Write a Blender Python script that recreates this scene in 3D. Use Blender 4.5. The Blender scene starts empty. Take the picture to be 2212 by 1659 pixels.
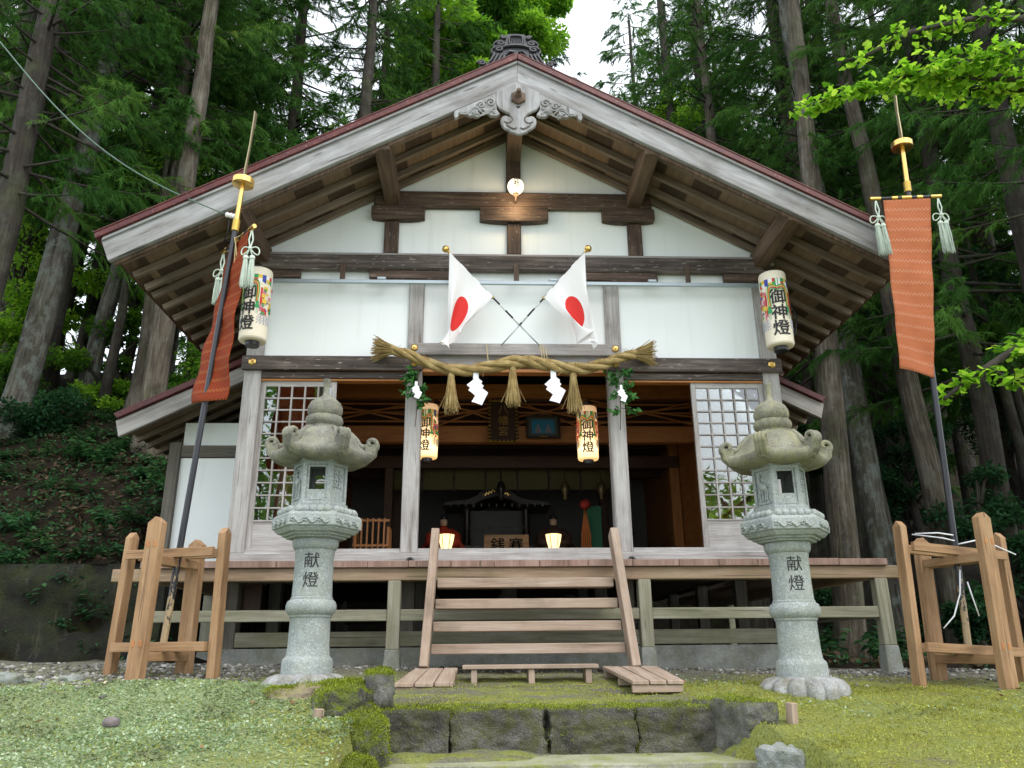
import bpy, bmesh, math, random
import numpy as np
from mathutils import Vector, Matrix, noise
PI = math.pi
S = bpy.context.scene
COL = S.collection
# ------------------------------------------------------------------ camera
CAM = Vector((-0.403, -8.379, 0.4066))
YAW, PITCH, ROLL, FOC = 0.04329, 0.32912, -0.009366, 1688.88      # focal length in pixels of a 2212 px wide picture
def cam_axes():
    cy, sy, cp, sp = math.cos(YAW), math.sin(YAW), math.cos(PITCH), math.sin(PITCH)
    f = Vector((sy*cp, cy*cp, sp)); r = Vector((cy, -sy, 0)); u = r.cross(f)
    c, s = math.cos(ROLL), math.sin(ROLL)
    return r*c + u*s, -r*s + u*c, f
CR, CU, CF = cam_axes()
cam = bpy.data.cameras.new('camera'); cam_o = bpy.data.objects.new('camera', cam); COL.objects.link(cam_o)
cam.sensor_width = 36; cam.lens = FOC/2212*36; cam.clip_end = 600; cam.clip_start = .05
cam_o.matrix_world = Matrix(((CR.x, CU.x, -CF.x, CAM.x), (CR.y, CU.y, -CF.y, CAM.y), (CR.z, CU.z, -CF.z, CAM.z), (0, 0, 0, 1)))
S.camera = cam_o
# ------------------------------------------------------------------ sky, sun, exposure
SUN_EL, SUN_AZ = math.radians(52), math.radians(150)     # azimuth measured from +Y clockwise: sun behind the camera, a bit to its right
w = bpy.data.worlds.new('World'); S.world = w; w.use_nodes = True
nt = w.node_tree; bg = nt.nodes['Background']
sky = nt.nodes.new('ShaderNodeTexSky'); sky.sky_type = 'NISHITA'; sky.sun_disc = False
sky.sun_elevation = SUN_EL; sky.sun_rotation = SUN_AZ; sky.dust_density = 6.0; sky.air_density = .9; sky.ozone_density = .6
ovc = nt.nodes.new('ShaderNodeMix'); ovc.data_type = 'RGBA'; ovc.inputs[0].default_value = .72          # overcast: the clear sky mostly veiled by even white cloud
nt.links.new(sky.outputs[0], ovc.inputs[6]); ovc.inputs[7].default_value = (11.2, 11.9, 12.6, 1)
nt.links.new(ovc.outputs[2], bg.inputs[0]); bg.inputs[1].default_value = .11
sl = bpy.data.lights.new('sun', 'SUN'); sl.energy = .7; sl.angle = math.radians(30); sl.color = (1, .97, .92)
so = bpy.data.objects.new('sun', sl); COL.objects.link(so)
sd = Vector((math.sin(SUN_AZ)*math.cos(SUN_EL), math.cos(SUN_AZ)*math.cos(SUN_EL), math.sin(SUN_EL)))
so.rotation_euler = sd.to_track_quat('Z', 'Y').to_euler()
S.view_settings.view_transform = 'Standard'; S.view_settings.look = 'None'
S.view_settings.exposure = .92; S.view_settings.gamma = 1
S.render.engine = 'CYCLES'
S.cycles.use_denoising = True; S.cycles.max_bounces = 8; S.cycles.diffuse_bounces = 4; S.cycles.transparent_max_bounces = 12
# ------------------------------------------------------------------ helpers
random.seed(7); rng = np.random.default_rng(7)
def P(px, py, Y):                                # a point of the picture (2212 px wide) at depth Y
    d = CR*((px-1106)/FOC) - CU*((py-829.5)/FOC) + CF
    return CAM + d*((Y-CAM.y)/d.y)
def link(o, parent=None):
    COL.objects.link(o)
    if parent is not None: o.parent = parent
    return o
def tag(o, label=None, cat=None, group=None, kind=None):
    if label: o['label'] = label
    if cat: o['category'] = cat
    if group: o['group'] = group
    if kind: o['kind'] = kind
    return o
def empty(name, loc, label, cat, group=None, rot=(0, 0, 0)):
    o = bpy.data.objects.new(name, None); o.location = loc; o.rotation_euler = rot; o.empty_display_size = .1
    return tag(link(o), label, cat, group)
class MB:
    def __init__(s): s.v = []; s.f = []; s.uv = []; s.mi = []; s.k = 0
    def add(s, vs, fs, uvs=None, mi=0):
        b = len(s.v); s.v += [tuple(p) for p in vs]
        for i, f in enumerate(fs):
            s.f.append(tuple(b+j for j in f)); s.mi.append(mi if isinstance(mi, int) else mi[i])
            s.uv += list(uvs[i]) if uvs else [(vs[j][0], vs[j][2]) for j in f]
        return s
    def obox(s, M, sx, sy, sz, mi=0, taper=1.0):       # box of size sx,sy,sz; length along local x (u)
        a, b, c = sx/2, sy/2, sz/2
        L = [(-a, -b, -c), (a, -b, -c), (a, b, -c), (-a, b, -c), (-a, -b, c), (a, -b, c), (a, b, c), (-a, b, c)]
        if taper != 1: L = [(x, y*(taper if x > 0 else 1), z*(taper if x > 0 else 1)) for x, y, z in L]
        vs = [M @ Vector(p) for p in L]
        F = [(0, 3, 2, 1), (4, 5, 6, 7), (0, 1, 5, 4), (2, 3, 7, 6), (1, 2, 6, 5), (0, 4, 7, 3)]
        ou, ov = random.uniform(0, 40), random.uniform(0, 40); U = []
        for k, f in enumerate(F):
            if k < 2: U.append([(L[j][0]+ou, L[j][1]+ov) for j in f])
            elif k < 4: U.append([(L[j][0]+ou, L[j][2]+ov+3+k) for j in f])
            else: U.append([(L[j][1]*.3+ou, L[j][2]+ov+9) for j in f])
        return s.add(vs, F, U, mi)
    def box(s, x0, x1, y0, y1, z0, z1, mi=0):
        d = (x1-x0, y1-y0, z1-z0); c = Vector(((x0+x1)/2, (y0+y1)/2, (z0+z1)/2))
        ax = max(range(3), key=lambda i: d[i])
        R = [Matrix.Identity(3), Matrix(((0, 0, 1), (1, 0, 0), (0, 1, 0))), Matrix(((0, 1, 0), (0, 0, 1), (1, 0, 0)))][ax]
        order = [(0, 1, 2), (1, 2, 0), (2, 0, 1)][ax]
        return s.obox(Matrix.Translation(c) @ R.to_4x4(), *[d[i] for i in order], mi)
    def beam(s, p0, p1, w, h, up=(0, 0, 1), mi=0, taper=1.0):   # w across, h along up
        p0, p1 = Vector(p0), Vector(p1); x = (p1-p0).normalized(); y = Vector(up).cross(x).normalized(); z = x.cross(y)
        M = Matrix((x, y, z)).transposed().to_4x4(); M.translation = (p0+p1)/2
        return s.obox(M, (p1-p0).length, w, h, mi, taper)
    def tube(s, pts, rad, n=8, cap=True, mi=0):
        pts = [Vector(p) for p in pts]; m = len(pts)
        if not hasattr(rad, '__len__'): rad = [rad]*m
        vs = []; prev = None; ln = 0; us = []
        for i, p in enumerate(pts):
            t = (pts[min(i+1, m-1)]-pts[max(i-1, 0)]).normalized()
            a = prev if prev is not None else (Vector((0, 0, 1)) if abs(t.z) < .9 else Vector((1, 0, 0)))
            x = (a - t*a.dot(t)).normalized(); prev = x; y = t.cross(x)
            if i: ln += (p-pts[i-1]).length
            us.append(ln)
            for k in range(n):
                q = 2*PI*k/n; vs.append(p + (x*math.cos(q)+y*math.sin(q))*rad[i])
        F = []; U = []; ou = random.uniform(0, 20)
        for i in range(m-1):
            for k in range(n):
                k2 = (k+1) % n
                F.append((i*n+k, i*n+k2, (i+1)*n+k2, (i+1)*n+k))
                c0, c1 = k*2*PI*rad[i]/n, (k+1)*2*PI*rad[i]/n
                U.append([(us[i]+ou, c0), (us[i]+ou, c1), (us[i+1]+ou, c1), (us[i+1]+ou, c0)])
        if cap:
            F += [tuple(range(n))[::-1], tuple((m-1)*n+k for k in range(n))]
            U += [[(vs[j][0], vs[j][1]) for j in F[-2]], [(vs[j][0], vs[j][1]) for j in F[-1]]]
        return s.add(vs, F, U, mi)
    def lathe(s, prof, n=32, c=(0, 0), rf=None, mi=0, M=None):     # prof: [(r, z)]; rf(theta, i) scales the radius
        vs = []; F = []; U = []
        for i, (r, z) in enumerate(prof):
            for k in range(n):
                t = 2*PI*k/n; q = r*(rf(t, i) if rf else 1)
                p = Vector((c[0]+q*math.cos(t), c[1]+q*math.sin(t), z)); vs.append(M @ p if M else p)
        for i in range(len(prof)-1):
            for k in range(n):
                k2 = (k+1) % n; F.append((i*n+k, i*n+k2, (i+1)*n+k2, (i+1)*n+k))
                U.append([(k/n*2, prof[i][1]), ((k+1)/n*2, prof[i][1]), ((k+1)/n*2, prof[i+1][1]), (k/n*2, prof[i+1][1])])
        if prof[0][0] > 1e-4: F.append(tuple(range(n))[::-1]); U.append([(vs[j][0], vs[j][1]) for j in F[-1]])
        if prof[-1][0] > 1e-4: F.append(tuple((len(prof)-1)*n+k for k in range(n))); U.append([(vs[j][0], vs[j][1]) for j in F[-1]])
        return s.add(vs, F, U, mi)
    def prism(s, poly, y0, y1, mi=0, fr=None, gd=(0, 1)):                      # outline in x,z pushed from y0 to y1
        n = len(poly); fr = fr or (lambda x, y, z: (x, y, z))
        vs = [fr(x, y0, z) for x, z in poly] + [fr(x, y1, z) for x, z in poly]
        ar = sum(poly[i][0]*poly[(i+1) % n][1]-poly[(i+1) % n][0]*poly[i][1] for i in range(n))
        fl = (lambda f: f) if ar > 0 else (lambda f: f[::-1])
        F = [fl(tuple(range(n))), fl(tuple(range(n, 2*n))[::-1])] + [fl((i+n, (i+1) % n+n, (i+1) % n, i)) for i in range(n)]
        g = lambda p: (p[0]*gd[0]+p[2]*gd[1], p[0]*gd[1]-p[2]*gd[0]+p[1]*.3)
        U = [[g(vs[j]) for j in f] for f in F]
        return s.add(vs, F, U, mi)
    def grid(s, nu, nv, fn, mi=0, uv=None):
        vs = [fn(i/nu, j/nv) for j in range(nv+1) for i in range(nu+1)]; F = []; U = []
        for j in range(nv):
            for i in range(nu):
                a = j*(nu+1)+i; F.append((a, a+1, a+nu+2, a+nu+1))
                U.append([(i/nu, j/nv), ((i+1)/nu, j/nv), ((i+1)/nu, (j+1)/nv), (i/nu, (j+1)/nv)])
        return s.add(vs, F, U, mi)
    def mesh(s, name, mats, smooth=False):
        m = bpy.data.meshes.new(name); m.from_pydata(s.v, [], s.f)
        for q in (mats if isinstance(mats, (list, tuple)) else [mats]): m.materials.append(q)
        m.polygons.foreach_set('material_index', s.mi)
        uv = m.uv_layers.new(name='UVMap'); uv.data.foreach_set('uv', np.array(s.uv, 'f').ravel())
        if smooth: m.polygons.foreach_set('use_smooth', [True]*len(s.f))
        m.update(); return m
    def build(s, name, mats, parent=None, smooth=False, bevel=0, loc=None, rot=None, sharp=None):
        o = bpy.data.objects.new(name, s.mesh(name, mats, smooth)); link(o, parent)
        if loc is not None: o.location = loc
        if rot is not None: o.rotation_euler = rot
        if bevel:
            b = o.modifiers.new('bevel', 'BEVEL'); b.width = bevel; b.segments = 1; b.limit_method = 'ANGLE'; b.angle_limit = .6
        if sharp is not None: o.data.set_sharp_from_angle(angle=sharp)
        return o
def copy_tree(o, parent=None):
    c = o.copy(); COL.objects.link(c); c.parent = parent
    for ch in [x for x in o.children]: copy_tree(ch, c)
    return c
def text_mesh(body, size, bold=0.0, depth=.002, cuts=0):
    c = bpy.data.curves.new('lettering', 'FONT'); c.body = body; c.size = size; c.offset = bold; c.extrude = depth
    c.align_x = 'CENTER'; c.align_y = 'CENTER'; c.resolution_u = 3
    o = bpy.data.objects.new('lettering_tmp', c); COL.objects.link(o)
    dg = bpy.context.evaluated_depsgraph_get(); m = bpy.data.meshes.new_from_object(o.evaluated_get(dg), depsgraph=dg)
    COL.objects.unlink(o); bpy.data.objects.remove(o)
    if cuts:
        bm = bmesh.new(); bm.from_mesh(m); bmesh.ops.triangulate(bm, faces=bm.faces)
        for _ in range(cuts):
            bmesh.ops.subdivide_edges(bm, edges=[e for e in bm.edges if e.calc_length() > size*.14], cuts=1)
            bmesh.ops.triangulate(bm, faces=bm.faces)
        bm.to_mesh(m); bm.free()
    return m
def text_on(name, body, size, mat, parent, fn, bold=.0, depth=.002, cuts=0):      # fn maps (x, y, z) of the flat lettering into place
    m = text_mesh(body, size, 0, depth, cuts)
    if bold > 0:                                 # brush weight: the same strokes laid side by side
        bm = bmesh.new(); bm.from_mesh(m); b0 = list(bm.verts); g0 = bm.faces[:]
        for dx, dy in ((-1, 0), (1, 0), (0, .7), (0, -.7)):
            r = bmesh.ops.duplicate(bm, geom=b0+bm.edges[:0]+g0)
            for q in r['geom']:
                if isinstance(q, bmesh.types.BMVert): q.co += Vector((dx*bold, dy*bold, 0))
        bm.to_mesh(m); bm.free()
    for v in m.vertices: v.co = fn(*v.co)
    m.materials.clear(); m.materials.append(mat); o = bpy.data.objects.new(name, m); return link(o, parent)
def fast_mesh(name, V, F, mat, rnd=None, extra=None):                # V (n,3), F (m,k)
    m = bpy.data.meshes.new(name); V = np.asarray(V, 'f'); F = np.asarray(F, 'i'); k = F.shape[1]
    m.vertices.add(len(V)); m.vertices.foreach_set('co', V.ravel())
    m.loops.add(F.size); m.loops.foreach_set('vertex_index', F.ravel())
    m.polygons.add(len(F)); m.polygons.foreach_set('loop_start', np.arange(len(F), dtype='i')*k)
    m.materials.append(mat)
    if rnd is not None:
        a = m.attributes.new('rnd', 'FLOAT', 'FACE'); a.data.foreach_set('value', np.asarray(rnd, 'f'))
    if extra is not None: m.materials.append(extra[0]); m.polygons.foreach_set('material_index', np.asarray(extra[1], 'i'))
    m.update(calc_edges=True); m.validate(); return m
# ------------------------------------------------------------------ materials
class NT:
    def __init__(s, name):
        s.m = bpy.data.materials.new(name); s.m.use_nodes = True; s.t = s.m.node_tree; s.b = s.t.nodes['Principled BSDF']; s.out = s.t.nodes['Material Output']
    def n(s, typ, _props=None, **kw):
        x = s.t.nodes.new('ShaderNode'+typ)
        for k, v in (_props or {}).items(): setattr(x, k, v)
        for k, v in kw.items():
            i = x.inputs[int(k[1:])] if k[0] == 'i' and k[1:].isdigit() else x.inputs[k.replace('_', ' ')]
            s.set(i, v)
        return x
    def set(s, i, v):
        if isinstance(v, bpy.types.NodeSocket): s.t.links.new(v, i)
        elif hasattr(v, 'outputs'): s.t.links.new(v.outputs[0], i)
        else:
            if hasattr(i.default_value, '__len__') and len(i.default_value) == 4 and len(v) == 3: v = (*v, 1)
            i.default_value = v
    def p(s, **kw):
        for k, v in kw.items(): s.set(s.b.inputs[k.replace('_', ' ')], v)
        return s
    def uv(s, sc=(1, 1, 1)): return s.n('Mapping', Vector=s.n('TexCoord').outputs['UV'], Scale=sc)
    def obj(s, sc=(1, 1, 1)): return s.n('Mapping', Vector=s.n('TexCoord').outputs['Object'], Scale=sc)
    def gen(s, sc=(1, 1, 1)): return s.n('Mapping', Vector=s.n('NewGeometry').outputs['Position'], Scale=sc)
    def noise(s, vec, scale=5, detail=4, rough=.55, dist=0): return s.n('TexNoise', Vector=vec, Scale=scale, Detail=detail, Roughness=rough, Distortion=dist)
    def ramp(s, fac, stops):
        r = s.n('ValToRGB', Fac=fac); e = r.color_ramp.elements
        while len(e) < len(stops): e.new(.5)
        for i, (q, c) in enumerate(stops):
            e[i].position = q; e[i].color = (*c, 1) if hasattr(c, '__len__') else (c, c, c, 1)
        return r
    def mix(s, f, a, b, mode='MIX'):
        x = s.n('Mix', {'data_type': 'RGBA', 'blend_type': mode}); s.set(x.inputs[0], f); s.set(x.inputs[6], a); s.set(x.inputs[7], b); return x.outputs[2]
    def math(s, op, a, b=0.0):
        x = s.n('Math', {'operation': op}); s.set(x.inputs[0], a); s.set(x.inputs[1], b); return x
    def bump(s, h, strength=.3, dist=.01): return s.p(Normal=s.n('Bump', Height=h, Strength=strength, Distance=dist))
def plain(name, col, rough=.6, metal=0, var=.15, vs=8, bump=0, **kw):
    t = NT(name); nz = t.noise(t.obj(), vs, 5)
    t.p(Base_Color=t.mix(nz.outputs[0], [c*(1-var) for c in col], [min(1, c*(1+var)) for c in col]), Roughness=rough, Metallic=metal, **kw)
    if bump: t.bump(nz.outputs[0], bump, .01)
    return t.m
def wood(name, stops, rough=.75, grain=28, blotch=1.0, fleck=None, bump=.25, knots=True, moss=None):
    t = NT(name); u = t.uv((1.3, grain, 1)); g = t.noise(u, 1.0, 6, .62, .6)
    fine = t.noise(t.uv((3, grain*4, 1)), 1.0, 3, .6)
    bl = t.noise(t.uv((.9, 3.5, 1)), 1.2, 4, .6, .4)
    f = t.math('ADD', t.math('MULTIPLY', g.outputs[0], .55), t.math('MULTIPLY', bl.outputs[0], .45*blotch))
    c = t.ramp(f, stops).outputs[0]
    c = t.mix(t.math('MULTIPLY', t.ramp(fine.outputs[0], [(.35, 1.0), (.6, 0.0)]), .35), c, t.mix(1.0, c, (.45, .42, .4), 'MULTIPLY'))
    if knots:
        vo = t.n('TexVoronoi', Vector=t.uv((1.6, 7, 1)), Scale=.75); k = t.ramp(vo.outputs['Distance'], [(.03, 1.0), (.085, 0.0)])
        c = t.mix(t.math('MULTIPLY', k, .6), c, [x*.45 for x in stops[0][1]])
    if fleck:
        fl = t.noise(t.uv((9, 60, 1)), 1.0, 2, .5); c = t.mix(t.math('MULTIPLY', t.ramp(fl.outputs[0], [(.66, 0.0), (.7, 1.0)]), fleck), c, (.6, .56, .52))
    ck = t.noise(t.uv((.7, grain*1.7, 1)), 1.0, 2, .4, 1.2); c = t.mix(t.math('MULTIPLY', t.ramp(ck.outputs[0], [(.27, 1.0), (.31, 0.0)]), .7), c, [x*.3 for x in stops[0][1]])
    sn = t.noise(t.gen(), 1.7, 5, .65); c = t.mix(t.math('MULTIPLY', t.ramp(sn.outputs[0], [(.52, 0.0), (.72, 1.0)]), .5), c, t.mix(1.0, c, (.42, .4, .38), 'MULTIPLY'))
    if moss:
        mo = t.noise(t.gen(), 2.2, 5, .6); c = t.mix(t.math('MULTIPLY', t.ramp(mo.outputs[0], [(.45, 0.0), (.62, 1.0)]), moss), c, (.17, .18, .06))
    t.p(Base_Color=c, Roughness=rough); t.bump(t.math('ADD', g.outputs[0], t.math('MULTIPLY', fine.outputs[0], .5)), bump, .004); return t.m
W_GREY = wood('weathered grey timber', [(.3, (.16, .145, .135)), (.48, (.32, .3, .29)), (.68, (.46, .44, .43))], fleck=.15)
W_POST = wood('bleached post timber', [(.33, (.17, .145, .125)), (.46, (.34, .325, .315)), (.66, (.5, .495, .495))], grain=20)
W_BARGE = wood('silver bargeboard timber', [(.3, (.09, .075, .065)), (.42, (.21, .205, .2)), (.62, (.36, .37, .38))], grain=9, bump=.1)
W_DARK = wood('dark weathered lintel timber', [(.36, (.022, .016, .013)), (.5, (.078, .06, .052)), (.66, (.23, .195, .175))], fleck=.5)
W_BROWN = wood('brown eave timber', [(.34, (.035, .021, .013)), (.5, (.11, .068, .044)), (.68, (.22, .15, .105))], fleck=.1)
W_RAFT = wood('grey brown rafter timber', [(.3, (.07, .05, .036)), (.5, (.18, .135, .1)), (.7, (.3, .245, .195))], fleck=.1)
W_BEAM = wood('brown gable beam timber', [(.36, (.022, .013, .009)), (.5, (.075, .046, .032)), (.66, (.18, .125, .092))], fleck=.3)
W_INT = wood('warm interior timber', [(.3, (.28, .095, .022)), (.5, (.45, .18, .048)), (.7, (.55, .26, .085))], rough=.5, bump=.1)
W_NEW = wood('fresh planed cedar', [(.3, (.21, .115, .055)), (.5, (.37, .22, .112)), (.7, (.48, .32, .19))], grain=18, bump=.2, fleck=.12)
W_STEP = wood('pale step timber', [(.3, (.2, .14, .1)), (.48, (.36, .27, .205)), (.7, (.48, .39, .32))], grain=20, bump=.15)
W_DECK = wood('deck timber', [(.3, (.18, .115, .07)), (.5, (.31, .215, .14)), (.7, (.42, .32, .23))], grain=20, moss=.25)
W_END = wood('reddish deck board', [(.3, (.16, .09, .066)), (.5, (.28, .18, .145)), (.7, (.39, .28, .235))], grain=12)
W_RAIL = wood('mossy rail timber', [(.3, (.13, .13, .085)), (.5, (.27, .26, .19)), (.7, (.42, .41, .35))], grain=20, moss=.28)
W_BLACK = wood('old under floor timber', [(.3, (.06, .055, .045)), (.5, (.12, .11, .09)), (.7, (.2, .18, .15))])
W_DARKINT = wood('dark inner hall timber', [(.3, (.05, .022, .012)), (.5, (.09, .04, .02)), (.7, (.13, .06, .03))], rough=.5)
def m_plaster():
    t = NT('white plaster'); a = t.noise(t.gen(), 1.2, 5, .6); b = t.noise(t.gen((7, 7, .5)), 1.0, 4, .6); d = t.noise(t.gen(), 14, 5, .7)
    c = t.mix(a.outputs[0], (.76, .81, .82), (.85, .885, .885)); c = t.mix(t.math('MULTIPLY', t.ramp(b.outputs[0], [(.55, 0.0), (.75, 1.0)]), .22), c, (.5, .5, .46)); c = t.mix(t.math('MULTIPLY', t.ramp(d.outputs[0], [(.64, 0.0), (.74, 1.0)]), .2), c, (.45, .45, .42))
    t.p(Base_Color=c, Roughness=.7); t.bump(t.noise(t.gen(), 60, 3).outputs[0], .06, .003); return t.m
M_PLAS = m_plaster()
def m_stone(name, c0, c1, speck=.5, moss=0.0, mossc=(.2, .2, .06), sc=1.0, topmoss=0.0, rough=False):
    t = NT(name); g = t.gen(); bl = t.noise(g, 3.2*sc, 6, .65); sp = t.noise(g, 150, 2, .7); sp2 = t.noise(g, 45*sc, 4, .6)
    c = t.mix(t.ramp(bl.outputs[0], [(.35, 0.0), (.65, 1.0)]), c0, c1)
    c = t.mix(t.math('MULTIPLY', t.ramp(sp.outputs[0], [(.42, 1.0), (.55, 0.0)]), speck), c, [x*.35 for x in c0])
    c = t.mix(t.math('MULTIPLY', t.ramp(sp2.outputs[0], [(.52, 0.0), (.66, 1.0)]), .3), c, [min(1, x*1.5) for x in c1])
    if moss or topmoss:
        mo = t.noise(g, 5*sc, 6, .68); f = t.math('MULTIPLY', t.ramp(mo.outputs[0], [(.44, 0.0), (.6, 1.0)]), moss)
        if topmoss:
            nz = t.n('SeparateXYZ', i0=t.n('NewGeometry').outputs['Normal']); up = t.ramp(t.math('ADD', nz.outputs[2], t.math('MULTIPLY', mo.outputs[0], .9)), [(.75, 0.0), (1.15, 1.0)])
            f = t.math('MAXIMUM', f, t.math('MULTIPLY', up, topmoss))
        mc = t.mix(t.noise(g, 30, 3).outputs[0], [x*.6 for x in mossc], [x*1.4 for x in mossc]); c = t.mix(f, c, mc)
    t.p(Base_Color=c, Roughness=.9); t.bump(t.math('ADD', t.math('ADD', sp2.outputs[0], t.math('MULTIPLY', bl.outputs[0], 1.5 if rough else 0)), t.math('MULTIPLY', sp.outputs[0], .5)), .8 if rough else .35, .035 if rough else .012); return t.m
ST_LIGHT = m_stone('pale speckled granite', (.25, .285, .283), (.4, .44, .438), .55, .2, (.3, .3, .18))
ST_CAP = m_stone('weathered lichen granite', (.11, .105, .09), (.27, .27, .225), .55, .5, (.27, .27, .18), 1.8)
ST_CAP2 = m_stone('yellowish lichen granite', (.14, .138, .105), (.31, .305, .235), .5, .5, (.27, .26, .13), 1.8)
ST_BASE = m_stone('pale base granite', (.2, .205, .2), (.46, .47, .47), .4, .5, (.13, .12, .05), 1.6)
ST_STEP = m_stone('rough step stone', (.055, .052, .045), (.2, .19, .17), .35, .7, (.085, .09, .016), 1.6, .5, True)
ST_MOSS = m_stone('moss covered rock', (.06, .055, .045), (.2, .195, .175), .3, .8, (.13, .17, .022), 1.8, .95, True)
ST_PALE = m_stone('bare pale rock', (.3, .33, .32), (.52, .55, .53), .3, .3, (.2, .22, .05), 2.2, 0, True)
ST_EDGE = m_stone('grey edging rock', (.08, .08, .074), (.27, .27, .25), .35, .4, (.12, .13, .03), 2.2, .35, True)
CONC = m_stone('old concrete', (.2, .21, .2), (.34, .355, .335), .15, .4, (.12, .13, .05))
def m_metal_roof():
    t = NT('painted red roof metal'); a = t.noise(t.gen(), 7, 6, .7)
    c = t.mix(t.ramp(a.outputs[0], [(.42, 0.0), (.62, 1.0)]), (.06, .008, .009), (.1, .017, .015)); b = t.noise(t.gen(), 40, 4, .7)
    c = t.mix(t.math('MULTIPLY', t.ramp(b.outputs[0], [(.6, 0.0), (.68, 1.0)]), .5), c, (.32, .2, .16)); t.p(Base_Color=c, Roughness=.42, Metallic=.0, Specular_IOR_Level=.4); return t.m
M_ROOF = m_metal_roof()
M_TILE = plain('dark ridge tile', (.026, .028, .033), .45, 0, .3, 12)
M_GOLD = plain('gilded metal', (.75, .5, .16), .28, 1, .2, 20)
M_GILT = plain('dull gold paint', (.5, .33, .07), .4, .7, .3, 14)
M_BLADE = plain('tarnished brass blade', (.3, .26, .15), .4, .6, .2, 10)
def m_lacquer():
    t = NT('chipped black lacquer'); z = t.n('SeparateXYZ', i0=t.n('TexCoord').outputs['Object']); nz = t.noise(t.obj((1, 1, .4)), 38, 4, .7)
    f = t.ramp(t.math('ADD', nz.outputs[0], t.math('ADD', t.math('MULTIPLY', z.outputs[2], -.38), .17)), [(.48, 0.0), (.52, 1.0)])
    t.p(Base_Color=t.mix(f, (.018, .02, .026), (.38, .28, .16)), Roughness=.3); return t.m
M_LACQ = m_lacquer()
M_BLACK = plain('black metal', (.015, .015, .018), .35, 0, .1)
M_INK = plain('black ink', (.012, .012, .014), .6, 0, .05)
M_STEEL = plain('galvanised rail', (.36, .42, .45), .38, .6, .1)
M_CORD = plain('pale green cord', (.5, .58, .5), .8, 0, .12, 60)
M_ROPE = plain('thin hemp string', (.45, .36, .18), .85, 0, .2, 60)
M_WHITE = plain('white paper', (.82, .85, .92), .7, 0, .04)
M_RUB = plain('black rubber', (.02, .022, .026), .5, 0, .1)
M_GREENW = plain('green insulated wire', (.07, .13, .095), .5, 0, .1)
def m_straw():
    t = NT('dry straw'); a = t.noise(t.uv((6, 60, 1)), 1.0, 4, .6); r = t.noise(t.gen(), 9, 3)
    c = t.ramp(t.math('ADD', t.math('MULTIPLY', a.outputs[0], .6), t.math('MULTIPLY', r.outputs[0], .4)), [(.3, (.09, .055, .017)), (.5, (.29, .205, .075)), (.72, (.52, .42, .21))])
    t.p(Base_Color=c, Roughness=.85); t.bump(a.outputs[0], .6, .01); return t.m
M_STRAW = m_straw()
def m_bark(name, stops, lichen=.18, lc=(.2, .22, .19)):
    t = NT(name); u = t.uv((1.2, 14, 1)); g = t.noise(u, 1.0, 6, .65, .8); bl = t.noise(t.gen((1, 1, .5)), 2.0, 5, .65)
    c = t.ramp(t.math('ADD', t.math('MULTIPLY', g.outputs[0], .6), t.math('MULTIPLY', bl.outputs[0], .4)), stops).outputs[0]
    l = t.noise(t.gen((1, 1, .7)), 4.5, 6, .7); c = t.mix(t.math('MULTIPLY', t.ramp(l.outputs[0], [(.5, 0.0), (.6, 1.0)]), lichen), c, lc)
    mo = t.noise(t.gen(), 1.4, 4, .6); c = t.mix(t.math('MULTIPLY', t.ramp(mo.outputs[0], [(.52, 0.0), (.66, 1.0)]), .35), c, (.07, .09, .03))
    t.p(Base_Color=c, Roughness=.95); t.bump(g.outputs[0], .9, .05); return t.m
BARK = m_bark('cedar bark', [(.36, (.013, .01, .007)), (.5, (.066, .053, .037)), (.63, (.15, .132, .102))])
BARK_L = m_bark('lichen pale bark', [(.36, (.018, .015, .011)), (.5, (.085, .078, .062)), (.63, (.2, .194, .163))], .6, (.22, .26, .235))
BARK_D = m_bark('dark bark', [(.34, (.009, .007, .005)), (.5, (.03, .024, .018)), (.66, (.07, .059, .047))], .2, (.12, .13, .11))
def m_leaf(name, stops, trans=.35, rough=.6, tc=1.5, patch=0):
    t = NT(name); at = t.n('Attribute', {'attribute_name': 'rnd'}); c = t.ramp(at.outputs['Fac'], stops).outputs[0]
    if patch:
        pz = t.noise(t.gen(), 1.5, 6, .68); pz2 = t.noise(t.gen(), 6, 4, .6); c = t.mix(1.0, c, t.ramp(t.math('ADD', t.math('MULTIPLY', pz.outputs[0], .6), t.math('MULTIPLY', pz2.outputs[0], .4)), [(.36, (.42, .36, .3)), (.48, (.95, .95, .9)), (.62, (1.25, 1.2, 1.3))]).outputs[0], 'MULTIPLY')
    t.p(Base_Color=c, Roughness=rough, Specular_IOR_Level=.06)
    tr = t.n('BsdfTranslucent', Color=t.mix(1.0, c, (tc, tc, tc*.7), 'MULTIPLY')); mx = t.n('MixShader', Fac=trans, i1=t.b.outputs[0], i2=tr.outputs[0]); t.t.links.new(mx.outputs[0], t.out.inputs[0]); return t.m
L_CEDAR = m_leaf('cedar needles', [(0, (.01, .035, .007)), (.4, (.034, .1, .018)), (.8, (.085, .19, .034)), (.93, (.15, .25, .045)), (1, (.22, .13, .04))], .3)
L_CEDAR2 = m_leaf('bluish conifer needles', [(0, (.02, .055, .03)), (.5, (.06, .13, .075)), (1, (.13, .22, .12))], .3)
L_BROWN = m_leaf('dry needles', [(0, (.06, .035, .015)), (1, (.2, .13, .05))], .2)
L_BUSH = m_leaf('broad leaves', [(0, (.03, .09, .018)), (.5, (.08, .2, .025)), (1, (.2, .36, .04))], .5)
L_BRIGHT = m_leaf('fresh and backlit broad leaves', [(0, (.07, .19, .02)), (.5, (.17, .34, .03)), (1, (.32, .5, .06))], .5)
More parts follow.
